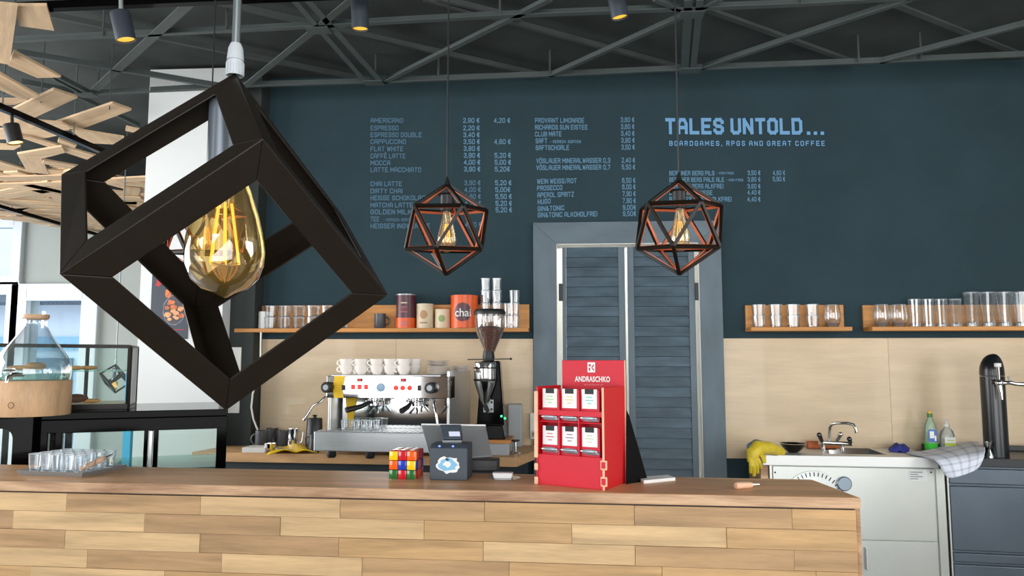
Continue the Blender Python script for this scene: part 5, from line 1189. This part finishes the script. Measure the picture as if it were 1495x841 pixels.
b.build('label_print', M_pipe, lbo, world=False)
for px in (1132, 1360):
    sx3, sz3 = skx(px, 690); b = MB(); b.lathe([(.005, 0), (.004, .003), (.001, .003)], (sx3, .006, sz3), 10, 0, Matrix.Rotation(math.pi/2, 3, 'X')); b.build('screw', M_blackp, d1, world=False)
b = MB(); hx_, hz_ = skx(1264, 815); b.bb(hx_-.004, hx_+.010, -.02, .006, hz_-.06, hz_+.06); b.build('handle', M_steel, d2, bevel=.003, world=False)
# chopped brown board side below the left end
b = MB(); b.bb(x0-.045, x0-.004, .03, .45, 0, .86); b.build('side_panel', M_edge, sk, world=False)
# items on the sink
def onsk(px, py): return Z(px, py, .92)
gl_ = thing('rubber_gloves', 'pair of yellow rubber gloves hanging over the sink edge', 'gloves', onsk(1112, 662))
pA = [D(1098, 652, 4.3), D(1118, 655, 4.25), D(1126, 662, 4.2)]
b = MB(); b.tube([D(1140, 660, 4.28), D(1122, 654, 4.2), D(1106, 654, 4.12), D(1099, 662, 4.10), D(1099, 674, 4.10)], [.028, .036, .040, .036, .030], 14); b.build('cuff', M_glove, gl_, smooth=True)
for k, (x, y, r) in enumerate(((1096, 690, .011), (1101, 694, .012), (1106, 690, .012), (1111, 683, .011))):
    b = MB(); b.tube([D(1096+k*2.6, 668, 4.09), D((1096+k*2.6+x)/2+1, (668+y)/2, 4.07), D(x, y, 4.09)], [.015, .013, r*.8], 10); b.build('finger', M_glove, gl_, smooth=True)
b = MB(); b.tube([D(1108, 660, 4.1), D(1115, 668, 4.07), D(1116, 676, 4.07)], [.016, .013, .010], 10); b.build('thumb', M_glove, gl_, smooth=True)
b = MB(); b.tube([D(1094, 652, 4.16), D(1104, 648, 4.2), D(1118, 650, 4.28)], [.018, .026, .02], 12); b.build('blue_cuff', mat('blue grey rubber', (92, 124, 140), .5), gl_, smooth=True)
p = onsk(1161, 662)+Vector((0, .04, 0)); bw = thing('steel_bowl', 'dark shiny metal bowl on the draining board', 'bowl', p)
b = MB(); b.lathe([(.001, 0), (.025, 0), (.050, .02), (.072, .05), (.074, .052), (.069, .052), (.045, .02), (.001, .006)], p, 32); b.build('bowl_shell', mat('dark bowl metal', (70, 68, 64), .2, .9), bw, smooth=True)
b = MB(); b.lathe([(.072, .0505), (.076, .052), (.072, .0535)], p, 32); b.build('rim', M_chrome, bw, smooth=True)
p = onsk(1206, 656)+Vector((0, .02, 0)); b = MB(); b.bb(p.x-.10, p.x+.09, p.y, p.y+.03, .921, .965); tag(b.build('copper_tray', mat('rusty copper', (176, 92, 50), .4, .3), None, (p.x, p.y, .921), bevel=.006), 'copper brown low tray behind the tap', 'tray')
# tap
tz = 4.42
tpn = thing('sink_tap', 'chrome two lever mixer tap with curved spout', 'tap', at(D(1215, 655, tz), .92))
b = MB(); b.tube([D(1196, 646, tz), D(1243, 648, tz)], .014, 14); b.build('mixer_body', M_chrome, tpn, smooth=True)
for x in (1201, 1229): 
    b = MB(); q = D(x, 647, tz); b.tube([q, at(q, .921)], .012, 12); b.build('leg', M_chrome, tpn, smooth=True)
b = MB(); b.tube([D(1211, 645, tz), D(1211, 630, tz), D(1211.5, 624, tz-.01), D(1215, 619, tz-.02), D(1222, 617.5, tz-.04), D(1238, 618, tz-.08), D(1246, 620, tz-.10), D(1249.5, 626, tz-.11), D(1250, 632, tz-.11)], .009, 12); b.build('spout', M_chrome, tpn, smooth=True)
for (x0_, y0_, x1_, y1_) in ((1200, 645, 1196, 635), (1222, 643, 1227, 634), (1242, 647, 1240, 641)):
    b = MB(); b.tube([D(x0_, y0_, tz-.02), D(x1_, y1_, tz-.05)], [.010, .014], 10); b.ball(D(x1_, y1_, tz-.05), .015, 0, 6); b.build('lever', mat('dark chrome', (90, 92, 96), .15, .9) if x0_ != 1222 else M_chrome, tpn, smooth=True)
# blue cloth
b = MB(); vs = []; fs_ = []; A_, B_, C_, D_ = onsk(1297, 660), onsk(1327, 662), onsk(1328, 656), onsk(1300, 654)
for i in range(9):
    for j in range(6):
        s, t_ = i/8, j/5; q = A_.lerp(B_, s).lerp(D_.lerp(C_, s), t_); q.z = .93+.03*math.sin(math.pi*s)**.5*math.sin(math.pi*t_)**.5+.008*math.sin(s*14+t_*5); vs.append(q)
for i in range(8):
    for j in range(5): fs_.append((i*6+j, (i+1)*6+j, (i+1)*6+j+1, i*6+j+1))
b.add(vs, fs_); o = b.build('blue_cloth', M_blueC, None, A_, smooth=True); tag(o, 'crumpled royal blue cloth beside the basin', 'cloth'); sm = o.modifiers.new('s', 'SOLIDIFY'); sm.thickness = .006
# bottles
p = Y(1359, 640, 4.66); p.z = .92
bt_ = thing('soap_bottle', 'green dish soap bottle with yellow green cap behind the tea towel', 'bottle', p)
b = MB(); b.lathe([(.001, 0), (.034, 0), (.037, .008), (.037, .045)], p, 24, 0, Matrix.Diagonal((1, .7, 1))); b.build('liquid', mat('green liquid', (60, 190, 60), .15, coat=.5), bt_, smooth=True)
b = MB(); b.lathe([(.037, .045), (.037, .10), (.031, .15), (.017, .185), (.013, .19), (.013, .20)], p, 24, 0, Matrix.Diagonal((1, .7, 1))); b.build('bottle_shell', glass('pale green plastic', (.75, .9, .8), .25, .25, (.7, .9, .75)), bt_, smooth=True)
b = MB(); b.lathe([(.016, .195), (.014, .218), (.001, .218)], p, 16); b.build('cap', mat('green cap', (70, 120, 50), .4), bt_, smooth=True)
b = MB(); b.lathe([(.009, .218), (.007, .232), (.001, .232)], p, 12); b.build('nozzle', M_yel, bt_, smooth=True)
b = MB(); b.bb(p.x-.024, p.x+.022, p.y-.0285, p.y-.027, .92+.055, .92+.125); lb = b.build('label', mat('blue label', (70, 110, 190), .4), bt_)
b = MB(); b.bb(p.x-.018, p.x+.006, p.y-.0295, p.y-.0285, .92+.075, .92+.115); b.bb(p.x+.008, p.x+.018, p.y-.0295, p.y-.0285, .92+.06, .92+.09); b.build('label_print', M_lbl, lb)
p = Y(1383, 640, 4.66); p.z = .92
bt_ = thing('pump_bottle', 'clear hand soap pump bottle with yellow green label', 'bottle', p)
b = MB(); b.lathe([(.001, 0), (.038, 0), (.042, .01), (.042, .085), (.034, .115), (.014, .135), (.013, .145)], p, 24, 0, Matrix.Diagonal((1, .75, 1))); b.build('bottle_shell', glass('clear soap plastic', (.88, .93, .93), .3, .22), bt_, smooth=True)
b = MB(); b.lathe([(.016, .14), (.015, .158), (.005, .160), (.004, .178), (.001, .178)], p, 14); b.tube([p+Vector((.006, 0, .178)), p+Vector((-.022, -.01, .176))], .006, 8); b.build('pump', M_wpl, bt_, smooth=True)
b = MB(); b.bb(p.x-.030, p.x+.030, p.y-.034, p.y-.0325, .92+.03, .92+.082); lb = b.build('label', M_lbl, bt_)
b = MB(); b.bb(p.x-.030, p.x+.030, p.y-.0352, p.y-.034, .92+.032, .92+.048); b.bb(p.x-.02, p.x+.02, p.y-.0352, p.y-.034, .92+.062, .92+.066); b.build('label_print', mat('lime print', (190, 205, 60), .5), lb)
# ------------------------------------------------------------------ dark drawers and beer tap
wa, wb = Z(1384, 668, .92), Z(1640, 674, .92)
wu = (wb-wa).normalized(); wang = math.atan2(wu.y, wu.x); WL = (wb-wa).length
bd = thing('beer_counter', 'dark steel drawer counter carrying the beer tap', 'counter', at(wa, 0), wang)
def bdb(name, x0, x1, y0, y1, z0, z1, m, bev=.003, par=None):
    b = MB(); b.bb(x0, x1, y0, y1, z0, z1); return b.build(name, m, par or bd, bevel=bev, world=False)
def bdz(py, px=1430):
    r = ray(px, py); n_ = Vector((-wu.y, wu.x, 0)); t_ = (at(wa, 0)-CAM).dot(n_)/r.dot(n_); return (CAM+r*t_).z
bdb('counter_top', -.01, WL, -.01, .42, .875, .92, mat('black stone top', (38, 42, 46), .35))
bdb('counter_back', -.0, WL, .40, .44, .92, .95, mat('black stone back', (34, 38, 42), .35))
bdb('plinth', 0, WL, .03, .42, 0, .875, M_steelk)
for (ya_, yb_) in ((685, 707), (711, 805), (809, 822), (826, 960)):
    dr_ = bdb('drawer', .0, WL, .0, .03, max(.02, bdz(yb_)), min(.872, bdz(ya_)), M_steelk, .004)
bdb('side_edge', -.012, -.001, .0, .42, 0, .875, M_steeld)
# beer tower
tpos = Z(1474, 670, .92); tpos.y += .12
bt_ = thing('beer_tower', 'tall black beer column with chrome tap and slanted top', 'beer tap', tpos)
rr = 15.0*(tpos.y)/F*1.02
ztop = CAM.z-(517-526)*tpos.y/F
b = MB(); n = 32; hgt = ztop-.92
vs = []
for zz, k in ((0, 0), (hgt-.10, 0)):
    for j in range(n): a = 2*math.pi*j/n; vs.append((tpos.x+rr*math.cos(a), tpos.y+rr*math.sin(a), .92+zz))
for lv in range(1, 7):
    s = math.cos(lv/6*math.pi/2*.97); 
    for j in range(n):
        a = 2*math.pi*j/n; cxx = rr*.25*(1-s); vs.append((tpos.x+cxx+rr*s*math.cos(a), tpos.y+rr*s*math.sin(a), .92+hgt-.10+.10*math.sin(lv/6*math.pi/2)))
fs_ = []
for i in range(7):
    for j in range(n): fs_.append((i*n+j, i*n+(j+1) % n, (i+1)*n+(j+1) % n, (i+1)*n+j))
fs_.append(tuple(range(7*n, 8*n)))
b.add(vs, fs_); b.build('column', mat('black lacquer', (20, 26, 30), .25), bt_, smooth=True)
b = MB(); zr = CAM.z-(548-526)*tpos.y/F; b.lathe([(rr+.001, zr-.002), (rr+.003, zr), (rr+.001, zr+.003)], at(tpos, 0), 32); b.build('chrome_ring', M_chrome, bt_, smooth=True)
ty = tpos.y-.12
b = MB(); b.tube([(tpos.x-.02, tpos.y-rr+.01, zr-.03), (tpos.x-.03, ty, zr-.035)], .014, 12); b.ball(Vector((tpos.x-.03, ty, zr-.035)), .02, 0, 8); b.tube([(tpos.x-.03, ty, zr-.035), (tpos.x-.028, ty-.005, zr-.07), (tpos.x-.026, ty-.01, zr-.125)], [.014, .012, .006], 12); b.build('tap_body', M_chrome, bt_, smooth=True)
b = MB(); b.tube([(tpos.x-.03, ty, zr-.03), (tpos.x-.035, ty-.005, zr+.055)], [.006, .009], 10); b.build('tap_lever', M_chrome, bt_, smooth=True)
b = MB(); b.lathe([(.010, .0), (.017, .004), (.017, .022), (.001, .024)], (tpos.x-.035, ty-.005, zr+.05), 16); b.build('lever_cap', M_wpl, bt_, smooth=True)
b = MB(); b.tube([(tpos.x-.02, ty, zr-.035), (tpos.x+.02, ty-.01, zr-.032), (tpos.x+.05, ty-.01, zr-.04), (tpos.x+.14, ty-.015, zr-.042)], [.010, .012, .010, .014], 12); b.tube([(tpos.x+.03, ty, zr-.03), (tpos.x+.018, ty, zr+.0)], .005, 8); b.build('side_tap', M_chrome, bt_, smooth=True)
p = Z(1445, 668, .92); t = thing('jigger', 'small double cone steel jigger beside the beer column', 'jigger', p)
b = MB(); b.lathe([(.001, 0), (.022, 0), (.022, .004), (.006, .045), (.020, .085), (.018, .085), (.004, .047)], p, 18); b.build('cone', M_chrome, t, smooth=True)
# tea towel
def towel_mat():
    m = bpy.data.materials.new('checked towel'); m.use_nodes = True; n = m.node_tree; bs = n.nodes['Principled BSDF']; bs.inputs['Roughness'].default_value = .9
    uv = n.nodes.new('ShaderNodeUVMap'); s = n.nodes.new('ShaderNodeSeparateXYZ'); n.links.new(uv.outputs[0], s.inputs[0])
    def stripe(ax, sc):
        a = n.nodes.new('ShaderNodeMath'); a.operation = 'MULTIPLY'; a.inputs[1].default_value = sc; n.links.new(s.outputs[ax], a.inputs[0])
        c = n.nodes.new('ShaderNodeMath'); c.operation = 'FRACT'; n.links.new(a.outputs[0], c.inputs[0])
        d = n.nodes.new('ShaderNodeMath'); d.operation = 'LESS_THAN'; d.inputs[1].default_value = .28; n.links.new(c.outputs[0], d.inputs[0]); return d
    x, y = stripe('X', 5), stripe('Y', 6); ad = n.nodes.new('ShaderNodeMath'); ad.operation = 'ADD'; n.links.new(x.outputs[0], ad.inputs[0]); n.links.new(y.outputs[0], ad.inputs[1])
    hf = n.nodes.new('ShaderNodeMath'); hf.operation = 'MULTIPLY'; hf.inputs[1].default_value = .26; n.links.new(ad.outputs[0], hf.inputs[0])
    mx = n.nodes.new('ShaderNodeMix'); mx.data_type = 'RGBA'; mx.inputs['A'].default_value = (*lin((226, 232, 244)), 1); mx.inputs['B'].default_value = (*lin((104, 116, 140)), 1)
    n.links.new(hf.outputs[0], mx.inputs['Factor']); n.links.new(mx.outputs['Result'], bs.inputs['Base Color']); return m
rowsT = [[(1318, 661, .925, 0), (1345, 662, .927, 0), (1375, 656, .935, 0), (1405, 653, .955, 0), (1420, 652, .965, 0)],
         [(1330, 666, .926, 0), (1352, 667, .93, 0), (1385, 662, .945, 0), (1415, 658, .965, 0), (1436, 657, .955, 0)],
         ]
top_r = [[onsk(x, y)+Vector((0, 0, z-.92)) for x, y, z, _ in r] for r in rowsT]
edge = [D(x, y, d) for x, y, d in ((1366, 669, 4.02), (1385, 666, 4.0), (1405, 662, 3.99), (1424, 659, 3.98), (1440, 657, 3.98))]
hang = [D(x, y, d) for x, y, d in ((1374, 684, 3.99), (1392, 682, 3.96), (1408, 679, 3.98), (1424, 676, 3.95), (1436, 668, 3.97))]
hem = [D(x, y, d) for x, y, d in ((1382, 699, 3.99), (1396, 697, 3.95), (1408, 693, 3.98), (1420, 689, 3.95), (1430, 682, 3.97))]
grid = [top_r[0], top_r[1], edge, hang, hem]
b = MB(); vs = [p for r in grid for p in r]; fs_ = [(i*5+j, i*5+j+1, (i+1)*5+j+1, (i+1)*5+j) for i in range(4) for j in range(4)]
b.add(vs, fs_); o = b.build('tea_towel', towel_mat(), None, onsk(1400, 668), smooth=True)
uvl = o.data.uv_layers.new(name='UVMap')
for lp in o.data.loops: i, j = divmod(lp.vertex_index, 5); uvl.data[lp.index].uv = (j/4, i/4)
ss = o.modifiers.new('sub', 'SUBSURF'); ss.levels = 3; ss.render_levels = 3; sm = o.modifiers.new('s', 'SOLIDIFY'); sm.thickness = .003
tag(o, 'white tea towel with grey checks draped over the steel edge', 'towel')
print('objects', len(bpy.data.objects))
